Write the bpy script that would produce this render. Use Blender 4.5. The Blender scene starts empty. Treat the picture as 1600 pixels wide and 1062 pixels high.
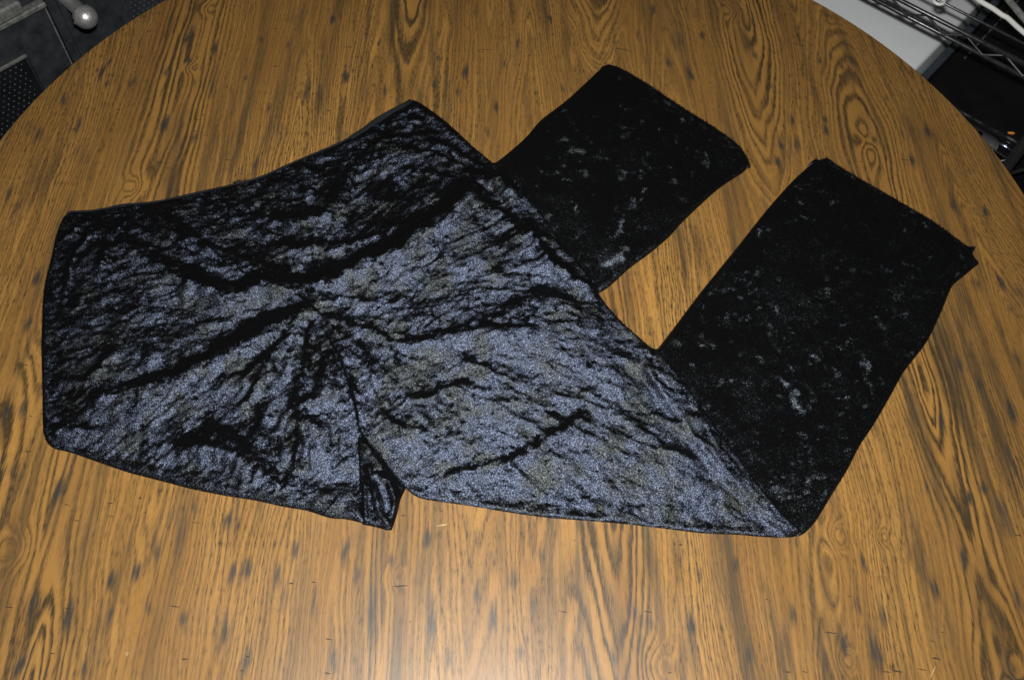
import bpy, bmesh, math, random
import numpy as np
from mathutils import Vector, Matrix

random.seed(7)
S = bpy.context.scene
COL = S.collection

# ------------------------------------------------------------------ camera, light, exposure
TZ = 0.75                                   # table top height
CAM = np.array([0.006, -0.592, TZ + 0.778])
PITCH, ROLL, FPX = math.radians(58), math.radians(4.25), 1400.0
R0 = np.array([1, 0, 0.])
U0 = np.array([0, math.sin(PITCH), math.cos(PITCH)])
FWD = np.array([0, math.cos(PITCH), -math.sin(PITCH)])
RIGHT = math.cos(ROLL) * R0 + math.sin(ROLL) * U0
UP = -math.sin(ROLL) * R0 + math.cos(ROLL) * U0

cd = bpy.data.cameras.new("camera")
cam = bpy.data.objects.new("camera", cd)
COL.objects.link(cam)
m = Matrix.Identity(4)
for i in range(3):
    m[i][0], m[i][1], m[i][2], m[i][3] = RIGHT[i], UP[i], -FWD[i], CAM[i]
cam.matrix_world = m
cd.sensor_width = 36
cd.lens = 36 * FPX / 1600
cd.clip_start, cd.clip_end = 0.02, 50
cd.dof.use_dof = True
cd.dof.focus_distance = 0.95
cd.dof.aperture_fstop = 16
S.camera = cam

world = bpy.data.worlds.new("World")
S.world = world
world.use_nodes = True
bg = world.node_tree.nodes["Background"]
bg.inputs[0].default_value = (1.0, 0.97, 0.93, 1)
bg.inputs[1].default_value = 0.018

fl = bpy.data.lights.new("flash", 'AREA')    # the camera's own flash, just above the lens
fl.shape = 'RECTANGLE'
fl.size, fl.size_y = 0.06, 0.035
fl.energy = 16.2
fl.color = (1.0, 0.985, 0.96)
flo = bpy.data.objects.new("flash", fl)
COL.objects.link(flo)
fp = CAM + UP * 0.115 + FWD * 0.02
aim = np.array([0.0, 0.0, TZ]) - fp
flo.location = fp
flo.rotation_euler = Vector(aim).to_track_quat('-Z', 'Y').to_euler()

S.view_settings.view_transform = 'Standard'
S.view_settings.look = 'None'
S.view_settings.exposure = 0.0
S.view_settings.gamma = 1.0
S.cycles.use_denoising = True
S.cycles.max_bounces = 5
S.cycles.glossy_bounces = 3
S.cycles.diffuse_bounces = 3
S.cycles.sample_clamp_indirect = 4

# ------------------------------------------------------------------ drawing frame -> real planes
def rays(uv):
    uv = np.atleast_2d(np.asarray(uv, float))
    return FWD + np.outer((uv[:, 0] - 800) / FPX, RIGHT) - np.outer((uv[:, 1] - 531) / FPX, UP)

def plane_z(uv, z):
    """points of the horizontal plane at height z"""
    d = rays(uv)
    t = (z - CAM[2]) / d[:, 2]
    return CAM + d * t[:, None]

def to_uv(p):
    r = p - CAM
    w = r @ FWD
    return np.stack([800 + FPX * (r @ RIGHT) / w, 531 - FPX * (r @ UP) / w], 1)

def plane_n(uv, p0, n):
    d = rays(uv)
    t = ((np.asarray(p0) - CAM) @ n) / (d @ n)
    return CAM + d * t[:, None]

CLOTH_Z = TZ + 0.0018
def plan(uv):
    return plane_z(uv, CLOTH_Z)[:, :2]

RA = math.radians(52)                       # the room's axes
AX = np.array([math.cos(RA), math.sin(RA), 0])
BX = np.array([-math.sin(RA), math.cos(RA), 0])
ZX = np.array([0, 0, 1.])

# ------------------------------------------------------------------ numpy helpers
def _hash(ix, iy, seed):
    h = (ix.astype(np.int64) * 374761393 + iy.astype(np.int64) * 668265263 + seed * 1442695041) & 0x7fffffff
    h = ((h ^ (h >> 13)) * 1274126177) & 0x7fffffff
    h = ((h ^ (h >> 16)) * 362437) & 0x7fffffff
    return (h ^ (h >> 11)) % 65536 / 32768.0 - 1

def vnoise(x, y, seed=0):
    ix, iy = np.floor(x), np.floor(y)
    fx, fy = x - ix, y - iy
    fx = fx * fx * fx * (fx * (fx * 6 - 15) + 10)
    fy = fy * fy * fy * (fy * (fy * 6 - 15) + 10)
    a, b = _hash(ix, iy, seed), _hash(ix + 1, iy, seed)
    c, d = _hash(ix, iy + 1, seed), _hash(ix + 1, iy + 1, seed)
    return (a * (1 - fx) + b * fx) * (1 - fy) + (c * (1 - fx) + d * fx) * fy

def fbm(x, y, seed=0, octv=3):
    s, a, t = 0, 1.0, 0
    for k in range(octv):
        s = s + a * vnoise(x * 2 ** k, y * 2 ** k, seed + 17 * k)
        t += a
        a *= 0.55
    return s / t * 1.5

def sstep(a, b, x):
    t = np.clip((x - a) / (b - a), 0, 1)
    return t * t * (3 - 2 * t)

def seg_dist(p, line):
    """distance of points p (n,2) to a polyline"""
    line = np.asarray(line, float)
    best = np.full(len(p), 1e9)
    if len(line) == 1:
        return np.hypot(*(p - line[0]).T)
    for a, b in zip(line[:-1], line[1:]):
        ab = b - a
        t = np.clip(((p - a) @ ab) / max(ab @ ab, 1e-12), 0, 1)
        best = np.minimum(best, ((p - a - t[:, None] * ab) ** 2).sum(1))
    return np.sqrt(best)

def poly_near(p, poly):
    """signed distance (inside positive) and nearest boundary point"""
    poly = np.asarray(poly, float)
    best = np.full(len(p), 1e9)
    near = np.zeros_like(p)
    ins = np.zeros(len(p), bool)
    for a, b in zip(poly, np.roll(poly, -1, 0)):
        ab = b - a
        t = np.clip(((p - a) @ ab) / max(ab @ ab, 1e-12), 0, 1)
        q = a + t[:, None] * ab
        d = ((p - q) ** 2).sum(1)
        k = d < best
        best[k] = d[k]
        near[k] = q[k]
        c = ((a[1] > p[:, 1]) != (b[1] > p[:, 1]))
        with np.errstate(divide='ignore', invalid='ignore'):
            xi = a[0] + (p[:, 1] - a[1]) * ab[0] / (ab[1] if ab[1] != 0 else 1e-12)
        ins ^= c & (p[:, 0] < xi)
    d = np.sqrt(best)
    return np.where(ins, d, -d), near

def smooth_line(pts, closed=False, step=6.0, corner=50):
    """Catmull-Rom through pts, keeping sharp corners"""
    pts = np.asarray(pts, float)
    n = len(pts)
    out = []
    rng = range(n if closed else n - 1)
    def tangent(i):
        if not closed and (i == 0 or i == n - 1):
            return np.zeros(2)
        a, b, c = pts[(i - 1) % n], pts[i % n], pts[(i + 1) % n]
        u, w = b - a, c - b
        ang = math.degrees(math.acos(np.clip(u @ w / (np.linalg.norm(u) * np.linalg.norm(w) + 1e-9), -1, 1)))
        return np.zeros(2) if ang > corner else (c - a) / 2
    for i in rng:
        p0, p1 = pts[i % n], pts[(i + 1) % n]
        L = np.linalg.norm(p1 - p0)
        k = max(1, int(L / step))
        def cap(t):
            l = np.linalg.norm(t)
            return t if l <= L else t * (L / l)
        m0, m1 = cap(tangent(i)), cap(tangent(i + 1))
        for j in range(k):
            t = j / k
            out.append((2 * t ** 3 - 3 * t ** 2 + 1) * p0 + (t ** 3 - 2 * t ** 2 + t) * m0
                       + (-2 * t ** 3 + 3 * t ** 2) * p1 + (t ** 3 - t ** 2) * m1)
    if not closed:
        out.append(pts[-1])
    return np.array(out)

def poly_grid(poly, step):
    """regular grid of quads cut to a polygon: (verts, quads, inside distance)"""
    lo, hi = poly.min(0) - step * 2, poly.max(0) + step * 2
    nx, ny = int((hi[0] - lo[0]) / step) + 2, int((hi[1] - lo[1]) / step) + 2
    gx, gy = np.meshgrid(lo[0] + np.arange(nx) * step, lo[1] + np.arange(ny) * step)
    p = np.stack([gx.ravel(), gy.ravel()], 1)
    d, near = poly_near(p, poly)
    inside = (d > 0).reshape(ny, nx)
    any_in = inside[:-1, :-1] | inside[1:, :-1] | inside[:-1, 1:] | inside[1:, 1:]
    idx = np.arange(nx * ny).reshape(ny, nx)
    q = np.stack([idx[:-1, :-1], idx[:-1, 1:], idx[1:, 1:], idx[1:, :-1]], -1)[any_in]
    out = d < 0
    p = p.copy()
    p[out] = near[out]
    d = np.maximum(d, 0)
    used = np.unique(q)
    remap = np.full(nx * ny, -1)
    remap[used] = np.arange(len(used))
    return p[used], remap[q], d[used]

# ------------------------------------------------------------------ object helpers
def link_mesh(name, verts, faces, mat=None, parent=None, smooth=True, attrs=None):
    me = bpy.data.meshes.new(name)
    verts = np.asarray(verts, np.float32)
    if isinstance(faces, np.ndarray):
        nv = faces.shape[1]
        me.vertices.add(len(verts))
        me.vertices.foreach_set("co", verts.ravel())
        me.loops.add(faces.size)
        me.loops.foreach_set("vertex_index", faces.ravel().astype(np.int32))
        me.polygons.add(len(faces))
        me.polygons.foreach_set("loop_start", np.arange(0, faces.size, nv, dtype=np.int32))
        me.polygons.foreach_set("loop_total", np.full(len(faces), nv, np.int32))
        me.update(calc_edges=True)
        me.validate()
    else:
        me.from_pydata([tuple(v) for v in verts], [], faces)
        me.update()
    if smooth:
        me.polygons.foreach_set("use_smooth", [True] * len(me.polygons))
    for k, a in (attrs or {}).items():
        at = me.attributes.new(k, 'FLOAT', 'POINT')
        at.data.foreach_set("value", np.asarray(a, np.float32))
    o = bpy.data.objects.new(name, me)
    COL.objects.link(o)
    if mat:
        me.materials.append(mat)
    if parent:
        o.parent = parent
        o.matrix_parent_inverse = Matrix.Translation(-parent.matrix_world.translation) if parent.type == 'EMPTY' else Matrix.Identity(4)
    return o

def bm_obj(name, bm, mat=None, parent=None, smooth=False):
    me = bpy.data.meshes.new(name)
    bmesh.ops.recalc_face_normals(bm, faces=bm.faces)
    bm.to_mesh(me)
    bm.free()
    if smooth:
        me.polygons.foreach_set("use_smooth", [True] * len(me.polygons))
    o = bpy.data.objects.new(name, me)
    COL.objects.link(o)
    if mat:
        me.materials.append(mat)
    if parent:
        o.parent = parent
        o.matrix_parent_inverse = Matrix.Translation(-Vector(parent.location)) if parent.type == 'EMPTY' else Matrix.Identity(4)
    return o

def thing(name, label, cat, loc=(0, 0, 0), group=None):
    o = bpy.data.objects.new(name, None)
    COL.objects.link(o)
    o.location = loc
    o.matrix_world = Matrix.Translation(loc)
    o.empty_display_size = 0.05
    o['label'], o['category'] = label, cat
    if group:
        o['group'] = group
    return o

def tag(o, label, cat, group=None):
    o['label'], o['category'] = label, cat
    if group:
        o['group'] = group
    return o

def add_box(bm, c, ex, ey, ez, hx, hy, hz, bevel=0.0, seg=2):
    """box at centre c, axes ex ey ez, half sizes"""
    c, ex, ey, ez = (np.asarray(t, float) for t in (c, ex, ey, ez))
    tmp = bmesh.new()
    vs = [tmp.verts.new(c + ex * hx * sx + ey * hy * sy + ez * hz * sz)
          for sx in (-1, 1) for sy in (-1, 1) for sz in (-1, 1)]
    for f in ((0, 1, 3, 2), (4, 6, 7, 5), (0, 4, 5, 1), (2, 3, 7, 6), (0, 2, 6, 4), (1, 5, 7, 3)):
        tmp.faces.new([vs[i] for i in f])
    bmesh.ops.recalc_face_normals(tmp, faces=tmp.faces)
    if bevel > 0:
        bmesh.ops.bevel(tmp, geom=list(tmp.edges), offset=bevel, segments=seg, profile=0.5, affect='EDGES')
    me = bpy.data.meshes.new("tmp")
    tmp.to_mesh(me)
    tmp.free()
    bm.from_mesh(me)
    bpy.data.meshes.remove(me)

def add_tube(bm, pts, r, seg=10, caps=True):
    pts = [Vector(p) for p in pts]
    rs = r if isinstance(r, (list, tuple, np.ndarray)) else [r] * len(pts)
    rings = []
    ref = None
    for i, p in enumerate(pts):
        t = (pts[min(i + 1, len(pts) - 1)] - pts[max(i - 1, 0)]).normalized()
        if ref is None:
            ref = t.orthogonal().normalized()
        ref = (ref - t * ref.dot(t)).normalized()
        b = t.cross(ref)
        rings.append([bm.verts.new(p + (ref * math.cos(a) + b * math.sin(a)) * rs[i])
                      for a in (2 * math.pi * k / seg for k in range(seg))])
    for a, b in zip(rings[:-1], rings[1:]):
        for k in range(seg):
            bm.faces.new((a[k], a[(k + 1) % seg], b[(k + 1) % seg], b[k]))
    if caps:
        bm.faces.new(rings[0][::-1])
        bm.faces.new(rings[-1])

# ------------------------------------------------------------------ node helpers
class NT:
    def __init__(self, name):
        self.mat = bpy.data.materials.new(name)
        self.mat.use_nodes = True
        self.t = self.mat.node_tree
        self.t.nodes.clear()
        self.out = self.t.nodes.new('ShaderNodeOutputMaterial')
    def put(self, sock, v):
        if isinstance(v, bpy.types.NodeSocket):
            self.t.links.new(v, sock)
        else:
            sock.default_value = v
    def n(self, typ, ins=None, **props):
        nd = self.t.nodes.new('ShaderNode' + typ)
        for k, v in props.items():
            setattr(nd, k, v)
        for k, v in (ins or {}).items():
            self.put(nd.inputs[k], v)
        return nd
    def math(self, op, a, b=0.0, c=0.0, clamp=False):
        nd = self.n('Math', operation=op, use_clamp=clamp)
        for i, v in enumerate((a, b, c)):
            self.put(nd.inputs[i], v)
        return nd.outputs[0]
    def vmath(self, op, a, b=None, scale=None):
        nd = self.n('VectorMath', operation=op)
        self.put(nd.inputs[0], a)
        if b is not None:
            self.put(nd.inputs[1], b)
        if scale is not None:
            self.put(nd.inputs['Scale'], scale)
        return nd.outputs[0]
    def attr(self, name):
        return self.n('Attribute', attribute_name=name).outputs['Fac']
    def noise(self, vec, scale, detail=2.0, rough=0.5, col=False, dist=0.0):
        nd = self.n('TexNoise', {'Vector': vec, 'Scale': scale, 'Detail': detail, 'Roughness': rough, 'Distortion': dist})
        return nd.outputs['Color' if col else 'Fac']
    def rng(self, v, a, b, c=0.0, d=1.0, smooth=False):
        nd = self.n('MapRange', interpolation_type='SMOOTHSTEP' if smooth else 'LINEAR')
        for i, x in enumerate((v, a, b, c, d)):
            self.put(nd.inputs[i], x)
        return nd.outputs[0]
    def mix(self, f, a, b, blend='MIX'):
        nd = self.n('Mix', data_type='RGBA', blend_type=blend)
        self.put(nd.inputs[0], f)
        self.put(nd.inputs[6], a)
        self.put(nd.inputs[7], b)
        return nd.outputs[2]
    def ramp(self, f, stops):
        nd = self.n('ValToRGB', {'Fac': f})
        e = nd.color_ramp.elements
        while len(e) < len(stops):
            e.new(0.5)
        for x, (p, c) in zip(e, stops):
            x.position = p
            x.color = (c, c, c, 1) if isinstance(c, (int, float)) else (*c, 1)
        return nd.outputs[0]
    def obj(self):
        return self.n('TexCoord').outputs['Object']
    def scaled(self, vec, s, rot=(0, 0, 0)):
        return self.n('Mapping', {'Vector': vec, 'Scale': s, 'Rotation': rot}).outputs[0]
    def surf(self, s):
        self.t.links.new(s, self.out.inputs['Surface'])
        return self.mat

def simple(name, col, rough=0.5, metal=0.0, spec=0.5, var=0.25, scale=30, bump=0.0, bscale=200, coat=0.0):
    b = NT(name)
    o = b.obj()
    n1 = b.noise(o, scale, 4.0, 0.6)
    c = b.mix(b.rng(n1, 0.3, 0.7, 0, 1), tuple(x * (1 - var) for x in col) + (1,), tuple(min(1, x * (1 + var)) for x in col) + (1,))
    ins = {'Base Color': c, 'Roughness': b.rng(b.noise(o, scale * 2.3, 3.0), 0.3, 0.7, max(0.02, rough - 0.08), rough + 0.08),
           'Metallic': metal, 'Specular IOR Level': spec, 'Coat Weight': coat}
    p = b.n('BsdfPrincipled', ins)
    if bump:
        bn = b.n('Bump', {'Strength': bump, 'Distance': 0.001, 'Height': b.noise(o, bscale, 3.0)})
        b.put(p.inputs['Normal'], bn.outputs[0])
    return b.surf(p.outputs[0])

GRAIN = math.radians(4.5)                   # grain runs 4.5 degrees off the y axis

def wood_material():
    b = NT("oak_laminate")
    o = b.obj()
    g = b.n('VectorRotate', {'Vector': o, 'Angle': -GRAIN}, rotation_type='Z_AXIS').outputs[0]
    n1 = b.noise(b.scaled(g, (70, 7, 1)), 1.0, 3.0, 0.6)
    n2 = b.noise(b.scaled(g, (420, 26, 1)), 1.0, 2.0, 0.6)
    n3 = b.noise(b.scaled(g, (9, 2.2, 1)), 1.0, 2.0, 0.5)
    n4 = b.noise(b.scaled(g, (25, 3.0, 1)), 1.0, 3.0, 0.55)
    pores = b.noise(b.scaled(g, (1000, 120, 1)), 1.0, 1.0, 0.5)
    ring = b.attr("ring")
    ph = b.math('ADD', ring, b.math('MULTIPLY_ADD', n1, 0.62, -0.31))
    ph = b.math('ADD', ph, b.math('MULTIPLY_ADD', n2, 0.5, -0.25))
    f = b.math('FRACT', ph)
    line = b.ramp(f, [(0.0, 0.62), (0.12, 0.12), (0.32, 0.0), (0.52, 0.22), (0.74, 0.85), (0.90, 1.0), (1.0, 0.62)])
    fig = b.attr('figure')
    amp = b.math('MULTIPLY', b.rng(n4, 0.28, 0.62, 0.45, 1.0, True), b.rng(fig, 0.05, 0.8, 0.36, 1.28))
    f2 = b.math('FRACT', b.math('ADD', b.math('MULTIPLY', ring, 1.75), b.math('ADD', b.math('MULTIPLY', n1, 1.6), b.math('MULTIPLY', n2, 0.9))))
    fine = b.ramp(f2, [(0.0, 0.7), (0.2, 0.15), (0.45, 0.0), (0.75, 0.75), (0.9, 1.0), (1.0, 0.7)])
    fine = b.math('MULTIPLY', fine, b.math('MULTIPLY', b.rng(n3, 0.30, 0.62, 0.45, 1.0), b.rng(fig, 0.05, 0.75, 0.88, 0.16)))
    # broken, porous edge of each line
    brk = b.rng(pores, 0.30, 0.66, 0.72, 1.12)
    line = b.math('MULTIPLY', b.math('MULTIPLY', line, amp), brk)
    line = b.math('MAXIMUM', line, b.math('MULTIPLY', fine, brk))
    pore = b.math('MULTIPLY', b.rng(pores, 0.53, 0.66, 0, 1, True), b.rng(n3, 0.35, 0.65, 0.3, 0.9))
    dark = b.math('ADD', b.math('MULTIPLY', line, 0.94), b.math('MULTIPLY', pore, b.rng(fig, 0.0, 0.8, 0.42, 0.22)), clamp=True)
    tone = b.rng(b.math('ADD', b.math('MULTIPLY', n3, 0.6), b.math('MULTIPLY', n4, 0.4)), 0.34, 0.66, 0, 1)
    base = b.mix(tone, (0.224, 0.109, 0.026, 1), (0.402, 0.209, 0.050, 1))
    red = b.rng(b.noise(b.scaled(g, (14, 1.6, 1)), 1.0, 2.0), 0.52, 0.72, 0, 0.55, True)
    base = b.mix(red, base, (0.215, 0.096, 0.022, 1))
    st1 = b.noise(b.scaled(g, (46, 3.4, 1)), 1.0, 4.0, 0.62)
    st2 = b.noise(b.scaled(g, (7, 2.0, 1)), 1.0, 2.0, 0.5)
    stain = b.math('MULTIPLY', b.rng(st1, 0.45, 0.69, 0, 1, True), b.rng(st2, 0.34, 0.60, 0.30, 1.0))
    base = b.mix(stain, base, (0.085, 0.054, 0.024, 1))
    col = b.mix(dark, base, (0.052, 0.033, 0.014, 1))
    bl = b.attr("blotch")
    stk = b.noise(b.scaled(g, (330, 24, 1)), 1.0, 3.0, 0.6)
    bl = b.rng(b.math('ADD', bl, b.math('MULTIPLY_ADD', stk, 1.5, -0.75)), 0.15, 1.05, 0, 1, True)
    rnd = b.rng(b.noise(b.scaled(g, (38, 9, 1)), 1.0, 3.0, 0.6), 0.58, 0.76, 0, 0.62, True)
    bl = b.math('MAXIMUM', bl, b.math('MULTIPLY', rnd, b.rng(n2, 0.3, 0.65, 0.3, 1.0)), clamp=True)
    col = b.mix(b.math('MULTIPLY', bl, 0.92), col, (0.030, 0.029, 0.026, 1))
    wear = b.noise(b.scaled(o, (14, 14, 14)), 1.0, 4.0, 0.6)
    bump = b.n('Bump', {'Strength': 0.12, 'Distance': 0.0006, 'Height': b.math('SUBTRACT', 1.0, dark)})
    p = b.n('BsdfPrincipled', {'Base Color': col, 'Roughness': b.rng(wear, 0.3, 0.7, 0.38, 0.48),
                               'Specular IOR Level': 0.55, 'Normal': bump.outputs[0]})
    return b.surf(p.outputs[0])

def velvet_material(name, blue, olive, gain, mottle, tiltk=0.62, rough=0.58):
    """crushed velvet: a nap whose lean (vertex attribute 'pile') turns the glossy fibre normal"""
    b = NT(name)
    o = b.obj()
    geo = b.n('NewGeometry').outputs['Normal']
    pile = b.attr("pile")
    w = b.noise(o, 60.0, 3.0, 0.6, col=True)
    ow = b.vmath('ADD', o, b.vmath('SCALE', b.vmath('SUBTRACT', w, (0.5, 0.5, 0.5)), scale=0.012))
    crush = b.noise(b.scaled(ow, (150, 240, 150), (0, 0, 0.25)), 1.0, 3.5, 0.62)
    spots = b.noise(b.scaled(ow, (110, 150, 110)), 1.0, 2.0, 0.55)
    fine = b.noise(b.scaled(ow, (420, 700, 420), (0, 0, 0.2)), 1.0, 2.5, 0.62)
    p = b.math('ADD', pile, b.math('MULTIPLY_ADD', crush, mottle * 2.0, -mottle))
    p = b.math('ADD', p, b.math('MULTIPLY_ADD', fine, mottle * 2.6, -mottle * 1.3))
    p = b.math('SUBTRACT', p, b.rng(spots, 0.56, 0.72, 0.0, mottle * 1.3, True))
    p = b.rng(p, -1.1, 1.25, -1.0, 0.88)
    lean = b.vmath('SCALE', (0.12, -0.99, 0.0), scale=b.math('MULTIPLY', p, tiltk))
    fib = b.n('TexWhiteNoise', {'Vector': b.vmath('FLOOR', b.vmath('SCALE', o, scale=1500.0))}, noise_dimensions='3D').outputs['Color']
    fib2 = b.noise(o, 1100.0, 1.0, 0.5, col=True)
    f = b.vmath('ADD', b.vmath('SCALE', b.vmath('SUBTRACT', fib, (0.5, 0.5, 0.5)), scale=0.40),
                b.vmath('SCALE', b.vmath('SUBTRACT', fib2, (0.5, 0.5, 0.5)), scale=0.9))
    nrm = b.vmath('NORMALIZE', b.vmath('ADD', b.vmath('ADD', geo, lean), f))
    tint = b.rng(b.math('ADD', b.noise(ow, 34.0, 3.0, 0.6), b.math('MULTIPLY_ADD', b.noise(o, 900.0, 1.0), 0.35, -0.175)), 0.46, 0.66, 0, 1, True)
    tint = b.math('MAXIMUM', tint, b.attr("olive"), clamp=True)
    col = b.mix(tint, (*blue, 1), (*olive, 1))
    sp = b.math('POWER', b.rng(b.noise(o, 900.0, 1.5, 0.6), 0.30, 0.70, 0.0, 1.5), 2.2)
    sp = b.math('MULTIPLY_ADD', sp, 1.35, 0.22)
    col = b.vmath('SCALE', col, scale=b.math('MULTIPLY', sp, gain))
    gl = b.n('BsdfGlossy', {'Color': col, 'Roughness': rough, 'Normal': nrm}, distribution='BECKMANN')
    df = b.n('BsdfDiffuse', {'Color': (0.0024, 0.0024, 0.0024, 1), 'Roughness': 0.5})
    ad = b.n('AddShader')
    b.put(ad.inputs[0], gl.outputs[0])
    b.put(ad.inputs[1], df.outputs[0])
    return b.surf(ad.outputs[0])

M = {}
M['wood'] = wood_material()
M['velvet'] = velvet_material("crushed_velvet", (0.053, 0.064, 0.094), (0.042, 0.047, 0.048), 0.80, 0.72)
M['velvet_back'] = velvet_material("crushed_velvet_reversed", (0.040, 0.048, 0.060), (0.036, 0.042, 0.046), 1.7, 0.44, 0.62, 0.62)
M['binding'] = simple("black_binding", (0.008, 0.009, 0.011), 0.85, spec=0.2, bump=0.5, bscale=900)
M['edge'] = simple("table_edge_band", (0.10, 0.055, 0.022), 0.5, var=0.3, scale=60)
M['nick'] = simple("dent_stain", (0.034, 0.028, 0.021), 0.6, spec=0.2)
M['chalk'] = simple("pale_scuff", (0.40, 0.29, 0.15), 0.7, spec=0.2)
M['black_paint'] = simple("black_cabinet_paint", (0.042, 0.046, 0.052), 0.48, var=0.45, scale=45, bump=0.15, bscale=350)
M['worn_edge'] = simple("rubbed_edge", (0.26, 0.265, 0.25), 0.5, metal=0.3, var=0.45, scale=120, bump=0.2, bscale=500)
M['pewter'] = simple("pewter", (0.86, 0.85, 0.82), 0.40, metal=0.75, var=0.25, scale=150, bump=0.25, bscale=600)
M['punch'] = simple("dark_tin", (0.02, 0.022, 0.025), 0.4, metal=0.3, var=0.3)
M['punch_dot'] = simple("punched_bump", (0.12, 0.125, 0.13), 0.5, metal=0.5, var=0.4, scale=200)
M['white'] = simple("white_enamel", (0.90, 0.935, 0.95), 0.5, var=0.04, scale=12)
M['wall_dark'] = simple("dark_trim", (0.05, 0.06, 0.075), 0.4, var=0.15)
M['gloss'] = simple("black_gloss", (0.008, 0.008, 0.009), 0.14, var=0.3, scale=25)
M['gloss_soft'] = simple("black_plastic", (0.15, 0.153, 0.158), 0.42, var=0.25, scale=60)
M['wire'] = simple("black_coated_wire", (0.022, 0.022, 0.023), 0.30, var=0.3, scale=60, spec=0.9)
M['seam_line'] = simple("pale_joint", (0.10, 0.10, 0.095), 0.5, var=0.3, scale=90)
M['cable'] = simple("white_cable", (0.86, 0.86, 0.82), 0.35, var=0.04)
M['blue_glint'] = simple("blue_glint_metal", (0.62, 0.70, 0.95), 0.25, metal=1.0, var=0.1)  # bluish metal imitating a blue reflection on the appliance front
M['floor'] = simple("dark_floor", (0.022, 0.021, 0.020), 0.5, var=0.4, scale=8)
M['wall'] = simple("dim_wall", (0.10, 0.10, 0.11), 0.8, var=0.08, scale=4)

b_ = NT("amber_reflection")
e_ = b_.n('Emission', {'Color': (1.0, 0.36, 0.06, 1), 'Strength': 0.35})  # emission standing in for an orange reflection
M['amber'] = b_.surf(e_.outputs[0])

# ------------------------------------------------------------------ setting: floor
bm = bmesh.new()
for x, y in ((-3, -2), (3, -2), (3, 4), (-3, 4)):
    bm.verts.new((x, y, 0))
bm.faces.new(bm.verts)
fo = bm_obj("floor", bm, M['floor'])
fo['kind'] = 'structure'

# ------------------------------------------------------------------ round table
RT = 0.61
table = thing("round_table", "round wooden table with strong oak grain and dark distress marks, under the black velvet trousers", "table", (0, 0, 0))

FIG = [  # heart of each grain figure (drawing point), slimness, strength of waviness, reach
    ((650, -70), 0.150), ((926, -75), 0.24), ((1150, 12), 0.155), ((1350, 214), 0.22), ((1528, 120), 0.24),
    ((1440, 560), 0.155), ((942, 690), 0.135), ((-70, 885), 0.24), ((290, 95), 0.060), ((604, 905), 0.07),
    ((1296, 832), 0.22), ((1310, 1060), 0.16), ((45, 1120), 0.22), ((1590, 1090), 0.25), ((830, 420), 0.05), ((150, 560), 0.05), ((420, 430), 0.04),
    ((500, 1150), 0.05), ((755, -60), 0.04), ((1165, 900), 0.045), ((60, 300), 0.06),
]
KNOTS = [((207, 291), .010, 2.4), ((618, 900), .007, 1.8), ((298, 106), .007, 2.0), ((1352, 220), .011, 2.2), ((1140, 16), .012, 2.0),
         ((1304, 836), .011, 2.6), ((1378, 838), .006, 1.4), ((1322, 1030), .008, 2.0), ((20, 858), .012, 2.6), ((325, 14), .009, 1.6), ((1030, 1040), .012, 2.2), ((1580, 1048), .01, 2.0)]
BLOT = """518,31,1 451,71 409,62 337,75,1.4 331,140,1.3 383,123 601,143,1.2 727,114,1.3 685,55 685,91,.8 640,97,.7 591,68 718,143 679,133 305,214,1.6
480,143,2.4 295,58,2 399,257,1.3 256,195,2.2 998,56,1.1 1099,56,1.2 809,66 790,101,1.3 726,112 1204,135,.8 1281,94,1.2 1176,38,1.5 1019,15,1.5 1045,99 1079,116,1.4
1180,86,1.2 1236,187,1.4 1244,225,1.6 1290,187,.8 1292,204,.9 214,893,1.4 245,858,1.5 305,795,1 357,812,1 389,886,1.5 364,893,1.2 445,935,1.2 494,942,1.6 350,988,1.7 172,907,1.2
231,946,1.5 287,967,1.2 108,960,2 168,963,1.3 557,897,1.2 133,1040,1.2 31,1040,1.3 385,1033,1.5 434,900,1.3 669,840,1.2 673,966,1.8 612,875,1.1 743,931,1 799,907,1.5 844,868,1.2
834,945,1.8 582,956,2.4 771,963,1.4 813,1019,.7 1016,973,1.3 1079,977,1.5 1570,805,3 1584,725,2.4 1377,963,1.8 1339,949,1.3 1588,928,1.6 1563,960,1 1504,872,1.2 1460,921,1 1321,1008,.9
1372,1030,2.2 1349,879,1.3 1171,1022,1.3 1538,763,1 1514,777,1.2 57,437,1.2 40,460,.9 45,505,1.4 11,645,1.3 34,636,1.3 32,412,1.4 1526,442,1.2 1568,517,1.2 1499,569,1.4 1592,454,1.1 1472,659,1.6
169,99,1.2 158,113,1.3 169,130,1 205,130,1.2 99,156,1.2 124,196,1.5 294,95,.9 260,113,1 1410,210,1.3 1426,250,1.3 1450,205,1.3 1385,155,1 1300,90,1 1333,98,.8 1316,105,.6 1320,115,.5
1215,255,1.2 1220,225,1.6 90,40,1 60,210,1.4 25,330,1.6 15,300,1.2 420,170,1.3 540,120,1.2 860,30,1 880,140,1.2 905,190,1.1 775,170,1.3 760,205,1 1490,320,1.5 1540,330,1 1563,440,1.5 1580,640,2
1450,760,.8 1240,960,1.2 905,980,1.2 960,1030,1 700,1030,1.6 520,1030,1.3 460,860,1 540,860,1.2 90,770,1.5 20,735,1.4 50,950,1.3 1090,900,1 1150,880,.8 1560,575,1.4 1530,600,1.5 1590,560,1.6"""

def to_grain(p):
    c, s = math.cos(GRAIN), math.sin(GRAIN)
    return p[:, 0] * c + p[:, 1] * s, -p[:, 0] * s + p[:, 1] * c

def edge_r(a):
    """outline of the top: a circle let out a little on the near side"""
    t = np.clip(-np.sin(a), 0, 1)
    return RT * (1 + .05 * t * t * (3 - 2 * t))

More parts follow.
